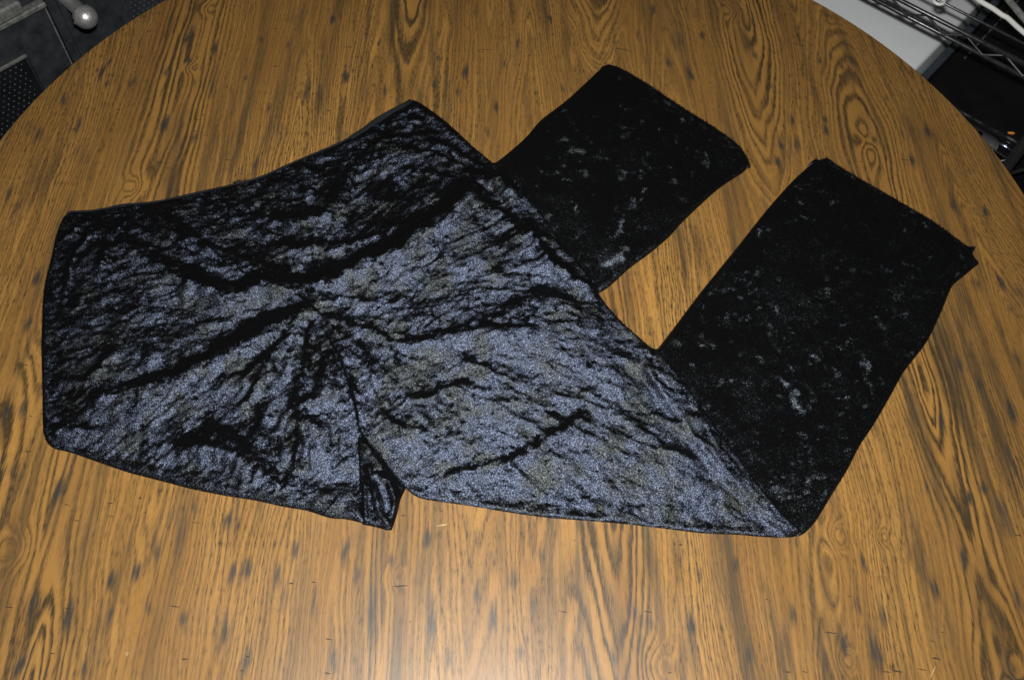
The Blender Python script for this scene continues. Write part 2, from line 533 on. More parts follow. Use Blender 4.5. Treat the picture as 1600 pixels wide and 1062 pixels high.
def build_top():
    st = 0.003
    n = int(RT * 1.05 / st) + 2
    ax = (np.arange(-n, n + 1)) * st
    gx, gy = np.meshgrid(ax, ax)
    p = np.stack([gx.ravel(), gy.ravel()], 1)
    r = np.hypot(p[:, 0], p[:, 1])
    N = 2 * n + 1
    er = edge_r(np.arctan2(p[:, 1], p[:, 0]))
    ins = (r < er).reshape(N, N)
    anyi = ins[:-1, :-1] | ins[1:, :-1] | ins[:-1, 1:] | ins[1:, 1:]
    idx = np.arange(N * N).reshape(N, N)
    q = np.stack([idx[:-1, :-1], idx[:-1, 1:], idx[1:, 1:], idx[1:, :-1]], -1)[anyi]
    o = r > er
    p[o] *= (er / np.maximum(r, 1e-6))[o][:, None]
    used = np.unique(q)
    mp = np.full(N * N, -1)
    mp[used] = np.arange(len(used))
    p, q = p[used], mp[q]
    x, y = to_grain(p)
    # the figure of the grain
    xw = x + 0.011 * fbm(x * 7, y * 2.6, 3, 2) + 0.0024 * fbm(x * 26, y * 9, 5, 2) + 0.0011 * fbm(x * 60, y * 24, 6, 2)
    yw = y + 0.030 * fbm(x * 20, y * 6, 8, 2) + 0.014 * vnoise(x * 95, y * 9, 18)
    acc = np.zeros(len(p))
    kk = 140.0
    fig = np.zeros(len(p))
    STR = [.95, .85, 1, .9, .9, 1, .95, 1, .9, .6, .5, .5, .9, .8, .1, .1, .1, .15, .1, .15, .15]
    for (uv, s), sg in zip(FIG, STR):
        fx, fy = to_grain(plane_z([uv], TZ)[:, :2])
        d = (np.abs(xw - fx[0]) ** 1.6 + np.abs(.85 * s * (yw - fy[0])) ** 1.6 + 1e-6) ** (1 / 1.6)
        acc += np.exp(-kk * d)
        fig = np.maximum(fig, sg * np.exp(-(d / .046) ** 2.4))
    g = -np.log(acc + 1e-12) / kk + 0.004
    ring = np.sign(g) * np.abs(g / 0.0064) ** 1.04
    ring = ring + .45 * vnoise(ring * .75, y * 1.5, 14) + .25 * vnoise(ring * 2.1, y * 2, 15)
    for (uv, rad, a) in KNOTS:
        kx, ky = to_grain(plane_z([uv], TZ)[:, :2])
        d2 = ((x - kx[0]) / rad) ** 2 + ((y - ky[0]) / (rad * 1.35)) ** 2
        ring = ring + a * np.exp(-d2)
    bl = np.zeros(len(p))
    rs = np.random.RandomState(4)
    for tok in BLOT.split():
        v = [float(t) for t in tok.split(',')]
        s = v[2] if len(v) > 2 else 1.0
        bx, by = to_grain(plane_z([v[:2]], TZ)[:, :2])
        sx = 0.0034 * (0.75 + 0.35 * s) * rs.uniform(.7, 1.15)
        sy = 0.0085 * s * rs.uniform(.8, 1.4)
        wx = x - bx[0] + 0.002 * vnoise(x * 150, y * 60, 21)
        bl = np.maximum(bl, rs.uniform(.8, 1.15) * np.exp(-(np.abs(wx) / sx) ** 1.8 - (np.abs(y - by[0]) / (sy * 1.15)) ** 1.8))
    verts = np.c_[p, np.full(len(p), 0.0)]
    ob = link_mesh("tabletop", verts, q, M['wood'], None, True, {"ring": ring, "blotch": bl, "figure": fig})
    ob.location = (0, 0, TZ)
    ob.parent = table
    return ob

top = build_top()
# rounded edge band, apron and pedestal
def lathe(bm, prof, seg=160):
    rings = []
    for r_, z in prof:
        rr = []
        for k in range(seg):
            a = 2 * math.pi * k / seg
            q = r_ + (float(edge_r(a)) - RT if r_ > .4 else 0)
            rr.append(bm.verts.new((q * math.cos(a), q * math.sin(a), z)))
        rings.append(rr)
    for a, b in zip(rings[:-1], rings[1:]):
        for k in range(seg):
            bm.faces.new((a[k], a[(k + 1) % seg], b[(k + 1) % seg], b[k]))
bm = bmesh.new()
lathe(bm, [(RT, TZ), (RT + .0012, TZ - .0006), (RT + .0018, TZ - .003), (RT + .0018, TZ - .027), (RT, TZ - .030), (0.05, TZ - .030)], 240)
bm_obj("edge_band", bm, M['edge'], table, True)
bm = bmesh.new()
lathe(bm, [(0.11, TZ - .031), (0.11, TZ - .07), (0.05, TZ - .10), (0.045, 0.45), (0.075, 0.33), (0.05, 0.2), (0.09, 0.12), (0.26, 0.05), (0.28, 0.0)], 48)
bm_obj("pedestal", bm, M['edge'], table, True)

# dents and nicks across the grain
NICK = """135,372,22 80,395,16 116,240,8 214,237,12 250,254,14 262,263,12 310,188,9 304,205,9 322,212,9 356,250,10 375,272,9 430,104,7 466,147,8 305,216,16 318,180,7 545,74,12 513,173,9 611,152,8
625,50,7 760,78,22 960,67,16 973,78,26 1045,92,4 1255,72,9 1348,194,14 1345,253,7 1413,250,13 1384,183,4 105,788,8 121,813,9 172,786,9 174,806,8 227,801,8 219,778,6 306,816,14 273,947,18 14,948,12 107,950,14
455,911,8 490,909,7 514,998,12 512,1051,10 387,1025,6 378,1047,8 289,1029,10 82,1020,8 500,819,3 630,805,8 690,798,5 625,915,26 898,844,3 920,892,8 880,955,14 1012,955,14 1063,851,7 1047,1050,6 641,971,4
1155,932,4 1198,936,4 1298,988,20 1386,1049,14 1402,1048,16 1440,1045,16 1462,1028,14 1457,1001,8 1591,836,10 1578,982,8 1231,1049,8 1258,1049,8 1492,590,6 1518,538,5 1536,538,4 1472,987,7 1328,931,4 44,705,12
40,570,10 185,172,6 210,113,6 100,210,8 430,45,6 812,125,5 905,40,5 1110,130,5 1235,120,6 520,240,6 170,330,14 225,300,5 48,650,5 1560,455,5"""
bm = bmesh.new()
rs = random.Random(5)
for tok in NICK.split():
    u, v, L = [float(t) for t in tok.split(',')]
    p = plane_z([(u, v), (u + 1, v)], TZ)
    mm = np.linalg.norm(p[1] - p[0])
    hl = L * mm * 0.5
    w = rs.uniform(.0003, .0007)
    a = rs.uniform(-.15, .15)
    d = np.array([math.cos(a), math.sin(a), 0])
    e = np.array([-d[1], d[0], 0])
    k = 7
    up_, lo_ = [], []
    for i in range(k):
        t = -1 + 2 * i / (k - 1)
        ww = w * (1 - abs(t) ** 3 * .85) * rs.uniform(.5, 1.2)
        c = p[0] + d * hl * t + e * rs.uniform(-.0002, .0002) + ZX * .00025
        up_.append(bm.verts.new(c + e * ww))
        lo_.append(bm.verts.new(c - e * ww))
    for i in range(k - 1):
        bm.faces.new((lo_[i], lo_[i + 1], up_[i + 1], up_[i]))
o = bm_obj("nick_mark", bm, M['nick'], table)
o['kind'] = 'stuff'
bm = bmesh.new()
for (u0, v0, u1, v1, w) in ((681, 822, 700, 819, .0005), (684, 820, 700, 818, .0003), (195, 1021, 201, 1019, .0006), (196, 1018, 199, 1024, .0004), (1453, 1058, 1462, 1040, .0006)):
    p = plane_z([(u0, v0), (u1, v1)], TZ + .0003)
    d = p[1] - p[0]
    e = np.cross(d / np.linalg.norm(d), ZX) * w
    bm.faces.new([bm.verts.new(q) for q in (p[0] - e * .3, p[0] + e * .3, p[0] * .4 + p[1] * .6 + e, p[1] + e * .2, p[1] - e * .2, p[0] * .4 + p[1] * .6 - e)])
o = bm_obj("pale_scuff", bm, M['chalk'], table)
o['kind'] = 'stuff'

# ------------------------------------------------------------------ the trousers
trou = thing("velvet_trousers", "black crushed velvet trousers laid out with both lower legs folded back, on the wooden table", "trousers",
             (float(plan([(600, 560)])[0, 0]), float(plan([(600, 560)])[0, 1]), TZ))

WAIST = [(105, 333), (112, 330), (140, 329), (165, 325), (195, 319), (240, 315), (280, 307), (320, 298), (360, 289), (395, 280), (415, 273),
         (450, 257), (490, 240), (530, 223), (560, 207), (585, 194), (610, 178), (630, 165), (646, 156)]
RSIDE = [(646, 156), (656, 160), (668, 168), (690, 184), (710, 201), (740, 229), (772, 256), (795, 281), (820, 309), (850, 344), (875, 379), (900, 411),
         (925, 444), (950, 478), (975, 505), (1000, 527), (1022, 547), (1040, 566), (1060, 592), (1090, 632), (1120, 675), (1150, 715), (1180, 755),
         (1205, 787), (1225, 810), (1240, 823), (1252, 831)]
BOTTOM = [(1252, 831), (1240, 838), (1200, 838), (1150, 834), (1100, 832), (1050, 826), (1000, 820), (950, 815), (900, 811), (860, 808), (800, 800),
          (740, 790), (690, 783), (660, 778), (646, 772), (632, 760), (611, 737), (594, 714), (577, 696), (570, 690)]
LTHIGH = [(564, 692), (566, 712), (569, 732), (573, 760), (573, 790), (570, 817), (540, 810), (515, 808), (480, 797), (440, 790), (400, 781), (350, 773),
          (300, 763), (250, 750), (200, 737), (150, 720), (110, 706), (85, 700), (74, 692)]
LSIDE = [(68, 678), (66, 660), (66, 640), (65, 590), (64, 540), (65, 500), (67, 460), (72, 430), (80, 400), (85, 375), (92, 352), (99, 338)]
BODY = WAIST + RSIDE[1:] + BOTTOM[1:] + LTHIGH + LSIDE
LEG1 = [(772, 256), (812, 224), (826, 210), (840, 193), (854, 181), (882, 160), (912, 133), (940, 107), (950, 105), (960, 111), (1000, 136), (1050, 170), (1103, 204), (1150, 239),
        (1163, 255), (1167, 263), (1161, 269), (1126, 292), (1094, 320), (1063, 350), (1046, 369), (1018, 393), (983, 419), (945, 452), (905, 470), (860, 430), (780, 310), (745, 262)]
LEG2 = [(1027, 545), (1054, 510), (1075, 482), (1098, 452), (1150, 388), (1197, 329), (1238, 283), (1268, 256), (1276, 252), (1290, 254), (1325, 277), (1384, 311), (1454, 352), (1494, 380), (1515, 397),
        (1530, 411), (1506, 431), (1488, 447), (1471, 487), (1448, 534), (1413, 580), (1390, 621), (1366, 662), (1343, 697), (1325, 732), (1296, 779), (1276, 812), (1262, 828), (1250, 836),
        (1225, 834), (1190, 810), (1100, 720), (1000, 580), (990, 545)]
HEM1 = [(938, 106), (948, 101), (968, 106), (1010, 130), (1062, 165), (1115, 198), (1152, 225), (1168, 246), (1173, 261), (1160, 264), (1146, 244), (1100, 212), (1050, 178), (1000, 144), (958, 118)]
HEM2 = [(1262, 258), (1272, 249), (1282, 250), (1291, 246), (1328, 270), (1387, 304), (1457, 345), (1497, 374), (1513, 385), (1524, 385), (1520, 394), (1526, 408), (1510, 402), (1490, 387), (1450, 361), (1380, 320), (1320, 286), (1282, 262)]
FLAP = [(556, 672), (572, 688), (590, 708), (612, 736), (634, 762), (629, 772), (625, 782), (621, 800), (616, 816), (612, 827), (604, 827), (590, 823), (566, 818), (560, 790), (560, 740), (558, 700)]
INSEAM = [(487, 487), (500, 505), (515, 533), (532, 565), (545, 600), (557, 640), (563, 675), (570, 690)]

# nap of the front: (value, half width, line ...) ; negative leans away from the waist end of the table
NAP = [
 (.10, 60, (90, 360), (90, 660)), (.16, 55, (180, 470), (180, 600)),
 (.12, 46, (270, 330), (330, 370), (420, 385), (500, 300)),
 (.30, 14, (229, 341), (248, 366), (286, 381), (305, 405), (342, 428), (368, 440)),
 (.45, 11, (303, 309), (306, 325)),
 (.35, 18, (125, 440), (140, 420), (165, 380)), (.2, 16, (90, 440), (85, 470)), (.15, 16, (200, 340), (225, 335)), (.35, 14, (228, 412), (245, 430)),
 (-.95, 13, (238, 323), (267, 350), (295, 372)), (-.9, 8, (295, 378), (330, 392)),
 (.45, 14, (395, 290), (412, 300), (440, 305), (470, 308), (500, 318)), (.55, 12, (480, 275), (500, 285)), (.40, 10, (365, 365), (390, 372)), (.3, 9, (455, 358), (480, 362)),
 (.62, 60, (600, 300), (640, 290)), (.6, 14, (556, 330), (532, 350), (515, 370)),
 (-.95, 9, (548, 271), (538, 294), (525, 316), (510, 335), (463, 343), (431, 343)),
 (-.7, 5, (400, 310), (418, 292), (440, 280)), (-.7, 5, (370, 300), (362, 275)), (-.6, 4, (470, 300), (505, 305), (530, 290)), (-.6, 4, (480, 262), (512, 276)),
 (-.9, 8, (442, 385), (482, 386), (510, 391), (538, 385), (576, 371), (632, 350), (650, 343)),
 (-.25, 16, (580, 300), (620, 310), (640, 330)), (-.3, 18, (560, 352), (610, 345), (650, 325)),
 (.65, 10, (463, 399), (500, 402), (532, 398)), (.3, 6, (430, 422), (460, 415)), (.25, 6, (470, 425), (500, 420)),
 # bright seat of the right thigh
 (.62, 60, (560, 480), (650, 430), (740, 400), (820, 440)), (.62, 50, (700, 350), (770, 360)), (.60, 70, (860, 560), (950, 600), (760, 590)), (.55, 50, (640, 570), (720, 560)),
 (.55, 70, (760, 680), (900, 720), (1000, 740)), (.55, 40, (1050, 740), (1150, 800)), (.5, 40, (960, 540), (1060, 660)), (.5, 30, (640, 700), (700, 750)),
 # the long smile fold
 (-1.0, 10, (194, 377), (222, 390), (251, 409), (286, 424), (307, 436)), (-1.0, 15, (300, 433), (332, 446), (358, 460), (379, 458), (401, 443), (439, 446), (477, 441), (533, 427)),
 (-1.0, 17, (520, 430), (590, 400), (639, 368), (690, 334), (715, 306), (734, 292)), (-.9, 10, (733, 290), (747, 303)),
 (-1.0, 13, (745, 298), (770, 322), (800, 347), (825, 376), (850, 400)), (-1.0, 7, (850, 400), (875, 420), (900, 440), (925, 455)), (-.8, 3.5, (925, 455), (960, 490), (985, 515)),
 (-.85, 7, (840, 372), (870, 380), (885, 395)), (-.5, 14, (770, 372), (800, 380)),
 (-.5, 14, (380, 405), (410, 420), (440, 425)), (.15, 9, (365, 410), (375, 425)),
 # folds near the right hip
 (.55, 9, (640, 243), (687, 262), (719, 277), (734, 281), (757, 303), (791, 326), (828, 348)), (.6, 13, (775, 300), (800, 312), (826, 335)), (.55, 10, (845, 350), (865, 375)),
 (.4, 12, (640, 190), (665, 195), (700, 215)), (.5, 6, (650, 230), (690, 245), (715, 255)), (.3, 8, (700, 222), (725, 240)),
 (-.95, 10, (730, 268), (757, 275), (781, 286), (806, 298)), (-.95, 5.5, (675, 224), (706, 232), (730, 248), (744, 254)), (-.85, 4, (600, 216), (640, 214), (680, 211)),
 (-.85, 3, (620, 231), (640, 233), (672, 241), (706, 254)), (-.85, 4, (640, 267), (674, 274), (706, 284)), (-.8, 4, (640, 185), (655, 188)), (-.6, 4, (600, 195), (640, 200)),
 (-.2, 14, (650, 290), (700, 300)), (-.4, 9, (690, 172), (740, 222), (790, 270)), (-.7, 4, (660, 168), (690, 188), (720, 215)),
 (-.5, 5, (500, 240), (560, 212), (600, 190)), (-.5, 6, (400, 285), (460, 258)),
 # left hip creases
 (-.85, 3.5, (141, 341), (122, 356), (101, 370)), (-.9, 4, (156, 340), (135, 375), (113, 405), (108, 440), (103, 462)), (-.7, 3.5, (196, 347), (171, 368)),
 (-.75, 8, (169, 394), (160, 412)), (-.8, 4, (79, 460), (98, 481), (122, 481), (128, 464)), (-.6, 4, (125, 445), (160, 440), (200, 418)), (-.6, 4, (150, 470), (200, 455), (260, 452)), (-.6, 5, (175, 405), (200, 420)),
 (-.8, 4, (84, 345), (95, 335)), (-.7, 4, (82, 372), (88, 350)), (-.5, 5, (190, 480), (240, 470), (290, 460)),
 # left thigh
 (.55, 24, (240, 460), (300, 470), (330, 480)), (.60, 16, (350, 492), (372, 478), (410, 466), (455, 462)), (.4, 12, (340, 515), (310, 530)), (.25, 14, (225, 515), (240, 540)),
 (-1.0, 8, (154, 622), (192, 611), (229, 602)), (-1.0, 12, (224, 603), (258, 592), (286, 581), (324, 562), (360, 541)), (-1.0, 15, (350, 545), (388, 523), (425, 503), (454, 486), (480, 473)),
 (-.8, 7, (94, 590), (135, 594), (164, 575), (177, 547)), (-.75, 8, (230, 560), (245, 550)), (-.75, 9, (88, 668), (135, 668)), (-.6, 4, (90, 630), (125, 615)), (-.5, 7, (105, 650), (150, 640)),
 (.55, 20, (173, 662), (229, 660), (286, 641), (333, 622), (380, 612)), (.4, 14, (160, 690), (200, 700)), (.35, 10, (180, 590), (220, 580)),
 (.25, 9, (388, 565), (410, 548)), (-.8, 4, (350, 596), (380, 582), (405, 570)),
 (-.95, 9, (388, 590), (412, 565), (435, 540), (463, 506), (482, 480)), (-.85, 8, (385, 630), (402, 606), (412, 567)),
 (.62, 9, (485, 491), (474, 515), (466, 535)), (.68, 16, (465, 545), (455, 575), (452, 600)), (.6, 15, (448, 620), (440, 645), (432, 665)), (.4, 8, (415, 610), (400, 640)),
 (-.95, 6, (489, 503), (482, 544), (480, 582)), (-.9, 10, (478, 590), (470, 615), (457, 640)), (-.95, 12, (519, 555), (510, 591), (500, 612), (472, 632)), (.5, 6, (500, 560), (499, 575)),
 (-.85, 16, (285, 692), (330, 690), (370, 702), (400, 725)), (-.8, 14, (330, 670), (390, 700)), (-.9, 9, (414, 640), (406, 678), (384, 702)), (-.95, 8, (470, 664), (463, 715), (455, 744), (444, 757)), (-.85, 13, (463, 648), (490, 660)),
 (-.8, 8, (422, 738), (429, 753)), (-.6, 7, (490, 766), (510, 772)), (-.5, 18, (395, 680), (440, 690)), (.5, 7, (446, 720), (440, 735)), (.1, 9, (405, 730), (395, 740)),
 (.55, 26, (500, 715), (540, 730)), (.55, 18, (548, 690), (556, 740)), (.55, 10, (548, 660), (556, 680)), (.2, 10, (520, 660), (510, 670)), (-.5, 5, (545, 715), (548, 725)),
 (-.85, 4, (514, 531), (531, 563), (538, 591), (549, 614)), (-.9, 6, (550, 606), (555, 620)), (-.85, 3, (557, 659), (565, 690)),
 (.55, 4, (110, 694), (180, 712), (260, 735), (350, 753), (406, 764), (463, 769), (500, 780), (560, 785)), (.12, 6, (120, 702), (250, 742), (350, 764), (406, 775), (463, 784), (560, 800)),
 # right of the crotch
 (-.95, 5, (497, 488), (519, 499), (548, 508), (576, 516)), (-.95, 8, (572, 515), (614, 535), (650, 541)), (-1.0, 11, (640, 533), (687, 523), (734, 514), (772, 514), (819, 514)),
 (-.8, 10, (781, 493), (810, 474), (847, 457)), (-.85, 8, (835, 470), (865, 462), (889, 470)), (-.6, 10, (800, 500), (850, 480)), (-.45, 9, (775, 425), (820, 435)), (-.4, 7, (700, 390), (690, 405)), (-.5, 5, (640, 480), (660, 470)),
 (-.85, 5, (486, 459), (500, 467), (538, 468), (585, 474)), (-.7, 4, (515, 457), (538, 466)), (-.5, 5, (600, 462), (640, 465)),
 (.3, 10, (510, 515), (535, 545)), (.45, 14, (560, 570), (575, 600)), (.5, 14, (590, 540), (610, 570)), (-.7, 4, (572, 560), (585, 595)), (-.5, 5, (530, 520), (560, 545)), (-.6, 5, (612, 552), (625, 572)),
 (-.9, 6, (728, 564), (757, 570), (763, 585)), (-.9, 7, (659, 621), (680, 608), (705, 601), (734, 599)), (-.8, 6, (640, 622), (660, 620)),
 (-.85, 3.5, (781, 608), (810, 627), (847, 642), (875, 655)), (-.95, 9, (909, 643), (881, 668), (847, 687), (819, 706), (791, 721)), (-.7, 7, (791, 721), (734, 732), (700, 742)),
 (-.85, 5, (875, 549), (904, 568), (940, 581), (957, 582)), (-.7, 3, (857, 704), (879, 719)), (-.85, 5, (595, 651), (625, 664), (650, 675), (663, 678)), (-.6, 4, (575, 625), (600, 635)), (-.6, 5, (700, 680), (740, 690)), (-.5, 5, (640, 713), (660, 708)),
 (-.75, 5, (964, 557), (998, 571)), (-.8, 4.5, (1009, 574), (1030, 609), (1058, 630)), (-.85, 4, (950, 640), (978, 654), (1009, 679)), (-.7, 4.5, (1019, 647), (1065, 665)), (-.7, 3.5, (1016, 703), (1037, 703), (1068, 710)),
 (-.6, 9, (880, 663), (925, 648)), (-.7, 4, (939, 748), (971, 769)), (-.5, 5, (900, 780), (1012, 790)), (-.5, 6, (890, 612), (930, 610)),
 (-.8, 2.2, (995, 529), (1026, 567), (1061, 609), (1110, 682), (1150, 738)), (-.8, 2.2, (1180, 776), (1214, 821)),
 (-.3, 5, (690, 780), (800, 795), (900, 805), (1000, 814), (1100, 824), (1200, 830)), (.45, 5, (690, 768), (800, 780), (900, 792), (1000, 802), (1100, 812)), (.4, 5, (1180, 824), (1225, 826)),
]
OLIVE = [(30, (372, 478), (400, 470)), (12, (470, 530)), (22, (680, 568), (700, 575)), (18, (753, 551)), (22, (845, 568), (860, 580)), (12, (806, 602)), (12, (640, 350), (640, 420)), (14, (560, 285)), (10, (450, 305)),
         (9, (490, 285)), (16, (800, 650), (830, 655)), (18, (975, 660), (1000, 690)), (14, (1090, 682)), (12, (590, 530), (610, 560)), (16, (240, 665)), (12, (270, 650)), (14, (610, 700), (640, 745)), (12, (660, 640)),
         (8, (120, 702), (250, 742), (350, 764), (406, 775), (463, 784), (560, 800)), (8, (690, 776), (800, 790), (900, 802), (1000, 812), (1100, 822), (1200, 830)), (12, (690, 260), (740, 275)), (14, (730, 330), (780, 440)), (10, (1030, 560), (1100, 650)), (20, (960, 760), (1040, 770))]

uvn_cache = {}
def warped(uv, a1=7.0, a2=3.6, seed=40):
    x, y = uv[:, 0], uv[:, 1]
    return np.stack([x + a1 * fbm(x / 26, y / 22, seed, 2) + a2 * vnoise(x / 6, y / 5, seed + 5),
                     y + a1 * .8 * fbm(x / 26, y / 22, seed + 9, 2) + a2 * vnoise(x / 6, y / 5, seed + 11)], 1)

def strokes(uv, lst, base, narrow=False):
    w = warped(uv)
    v = base.copy()
    for s in lst:
        val, r, line = s[0], s[1], np.array(s[2:], float)
        if narrow and val < -.6 and r > 4:
            r = r * .78
        lo, hi = line.min(0) - r * 1.9 - 12, line.max(0) + r * 1.9 + 12
        k = np.where((uv[:, 0] > lo[0]) & (uv[:, 0] < hi[0]) & (uv[:, 1] > lo[1]) & (uv[:, 1] < hi[1]))[0]
        if not len(k):
            continue
        d = seg_dist(w[k], line)
        a = 1 - sstep(.35, 1.55, d / r) if r < 25 else 1 - sstep(.35, 1.3, d / r)
        if r < 11:
            a = a * np.clip(.62 + .75 * fbm(uv[k, 0] / 11, uv[k, 1] / 7, int(abs(line[0, 0])) % 97, 2), 0, 1)
        v[k] = v[k] * (1 - a) + val * a
    return v

def oriented(uv, seed, sx=5.0, sy=16.0, ang_field=None):
    """streaky noise whose streaks follow a slowly turning direction"""
    x, y = uv[:, 0], uv[:, 1]
    out, tot = 0, 0
    for k in range(5):
        a = math.radians(-40 + 24 * k)
        c, s = math.cos(a), math.sin(a)
        u, v = x * c + y * s, -x * s + y * c
        wt = np.exp(-((ang_field - a) / .32) ** 2)
        out = out + wt * fbm(u / sy, v / sx, seed + k, 3)
        tot = tot + wt
    return out / np.maximum(tot, 1e-3)

def radial_creases(uv, seed, wid, lng):
    """thin wrinkles running towards the crotch seam"""
    x, y = uv[:, 0], uv[:, 1]
    ang = np.arctan2(y - 478, x - 484)
    out, tot = 0, 0
    for k in range(8):
        a = math.pi * k / 8
        dlt = (ang - a + math.pi / 2) % math.pi - math.pi / 2
        wt = np.exp(-(dlt / .26) ** 2)
        c, s = math.cos(a), math.sin(a)
        u, v = x * c + y * s, -x * s + y * c
        out = out + wt * fbm(u / lng, v / wid, seed + 7 * k, 2)
        tot = tot + wt
    return out / np.maximum(tot, 1e-3)

def build_body():
    poly = plan(smooth_line(BODY, True))
    p, q, d = poly_grid(poly, 0.0016)
    uv = to_uv(np.c_[p, np.full(len(p), CLOTH_Z)])
    x, y = uv[:, 0], uv[:, 1]
    # thickness: thick rolled folds along the bottom, thin elsewhere
    r = np.where(y > 690, .009, .0035)
    bot = sstep(0, 60, y - (690 + (x - 70) * .12))
    r = .0032 + .008 * bot
    k = np.clip(d / r, 0, 1)
    rnd = np.sqrt(np.clip(1 - (1 - k) ** 2, 0, 1))
    h = (.0020 + .0074 * bot) * rnd
    # soft body of the doubled cloth
    h += .0045 * sstep(0, .06, d) * (1 + .5 * fbm(x / 160, y / 120, 2, 2))
    # it rides over the legs folded back beneath
    for L in (LEG1, LEG2):
        lp = plan(smooth_line(L, True))
        dl, _ = poly_near(p, lp)
        h += .0062 * sstep(-.004, .006, dl)
    # right thigh laps over the left at the inseam
    ins = plan(smooth_line(INSEAM))
    ds = seg_dist(p, ins)
    cu = np.interp(y, [t[1] for t in INSEAM], [t[0] for t in INSEAM])
    sd = np.where(x > cu, ds, -ds)
    fade = sstep(485, 560, y) * (1 - sstep(.03, .09, ds)) * (1 - sstep(690, 720, y))
    h += .006 * sstep(-.0012, .0012, sd) * fade
    # folds: every dark band is the far slope of a soft ridge lying just nearer the viewer
    w = warped(uv, 4, 1.5, 70)
    fold = np.zeros(len(p))
    for s in NAP:
        val, rr, line = s[0], s[1], np.array(s[2:], float)
        if val > -.65 or rr > 20:
            continue
        line = line + np.array([rr * .15, rr * .95])
        lo, hi = line.min(0) - rr * 4, line.max(0) + rr * 4
        kx = np.where((x > lo[0]) & (x < hi[0]) & (y > lo[1]) & (y < hi[1]))[0]
        if not len(kx):
            continue
        dd = seg_dist(w[kx], line) / (rr * 1.15)
        fold[kx] = np.maximum(fold[kx], .00042 * rr * np.exp(-dd ** 2))
    edge = sstep(0, .012, d)
    h += fold * edge
    ang = np.radians(np.clip(-14 + 30 * np.sin(x / 210 + y / 260) + 26 * sstep(560, 1000, x), -40, 56))
    ang = np.where(x < 520, np.radians(np.clip(-18 - 18 * sstep(480, 640, y), -40, 56)), ang)
    st1 = oriented(uv, 90, 5.0, 17.0, ang)
    st2 = oriented(uv, 120, 2.6, 7.0, ang)
    h += edge * (.0014 * fbm(x / 40, y / 30, 55, 3) + .0009 * st1 + .00025 * st2)
    rdg = 1 - np.abs(oriented(uv, 160, 13.0, 60.0, ang + .25))
    h += edge * .0022 * np.clip(rdg - .45, 0, 1) ** 1.5 * (1 - .6 * sstep(430, 640, y))
    cr = radial_creases(uv, 700, 15.0, 85.0)
    cr2 = radial_creases(uv, 800, 8.0, 42.0)
    where = sstep(-.25, .35, fbm(x / 95, y / 70, 88, 2) + .35 * (1 - sstep(60, 330, np.hypot(x - 484, y - 478))) + .25 * sstep(430, 250, y))
    line1 = (1 - sstep(0, .13, np.abs(cr))) * where
    line2 = (1 - sstep(0, .12, np.abs(cr2))) * where
    h += edge * (.0016 * cr + .0007 * cr2) * (.4 + .6 * where)
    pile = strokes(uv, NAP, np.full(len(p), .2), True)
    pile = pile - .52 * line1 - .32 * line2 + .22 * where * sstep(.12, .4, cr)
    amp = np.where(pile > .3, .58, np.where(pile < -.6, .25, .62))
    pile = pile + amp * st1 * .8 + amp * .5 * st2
    # darker edges
    pile = pile - .15 * (1 - .6 * bot) * (1 - sstep(0, .004, d)) * sstep(.0, .2, vnoise(x / 7, y / 7, 77) + .35)
    pile = pile - 1.5 * bot * (1 - k) ** .8
    ol = np.zeros(len(p))
    for s in OLIVE:
        dd = seg_dist(warped(uv, 9, 4, 33), np.array(s[1:], float)) / s[0]
        ol = np.maximum(ol, np.exp(-dd ** 2))
    ol = ol * np.clip(.55 + .6 * fbm(x / 14, y / 12, 66, 3), 0, 1)
    z = TZ + .0006 + h
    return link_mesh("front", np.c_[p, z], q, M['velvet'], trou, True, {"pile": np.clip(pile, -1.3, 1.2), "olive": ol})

body = build_body()

def build_leg(pts, nap, seed):
    poly = plan(smooth_line(pts, True))
    p, q, d = poly_grid(poly, 0.0018)
    uv = to_uv(np.c_[p, np.full(len(p), CLOTH_Z)])
    x, y = uv[:, 0], uv[:, 1]
    k = np.clip(d / .0045, 0, 1)
    h = .0050 * np.sqrt(np.clip(1 - (1 - k) ** 2, 0, 1)) + .0016 * sstep(0, .04, d)
    e = sstep(0, .01, d)
    h += e * (.0013 * fbm(x / 70, y / 55, seed, 3) + .0004 * vnoise(x / 13, y / 13, seed + 3))
    # raised crease of the pressed leg
    pile = strokes(uv, [(v_ + .22, r_ * 1.12, *l_) for v_, r_, *l_ in nap], -.62 - .42 * sstep(420, 800, y))
    fl = fbm(x / 15, y / 11, seed + 4, 3)
    pile += .95 * sstep(.50, .95, fl) * (.6 + .4 * vnoise(x / 5, y / 5, seed + 9)) + .25 * fbm(x / 45, y / 40, seed + 8, 3)
    ol = np.clip(.4 + .8 * fbm(x / 50, y / 50, seed + 6, 2), 0, 1)
    return link_mesh("leg", np.c_[p, TZ + .0006 + h], q, M['velvet_back'], trou, True, {"pile": pile, "olive": ol})

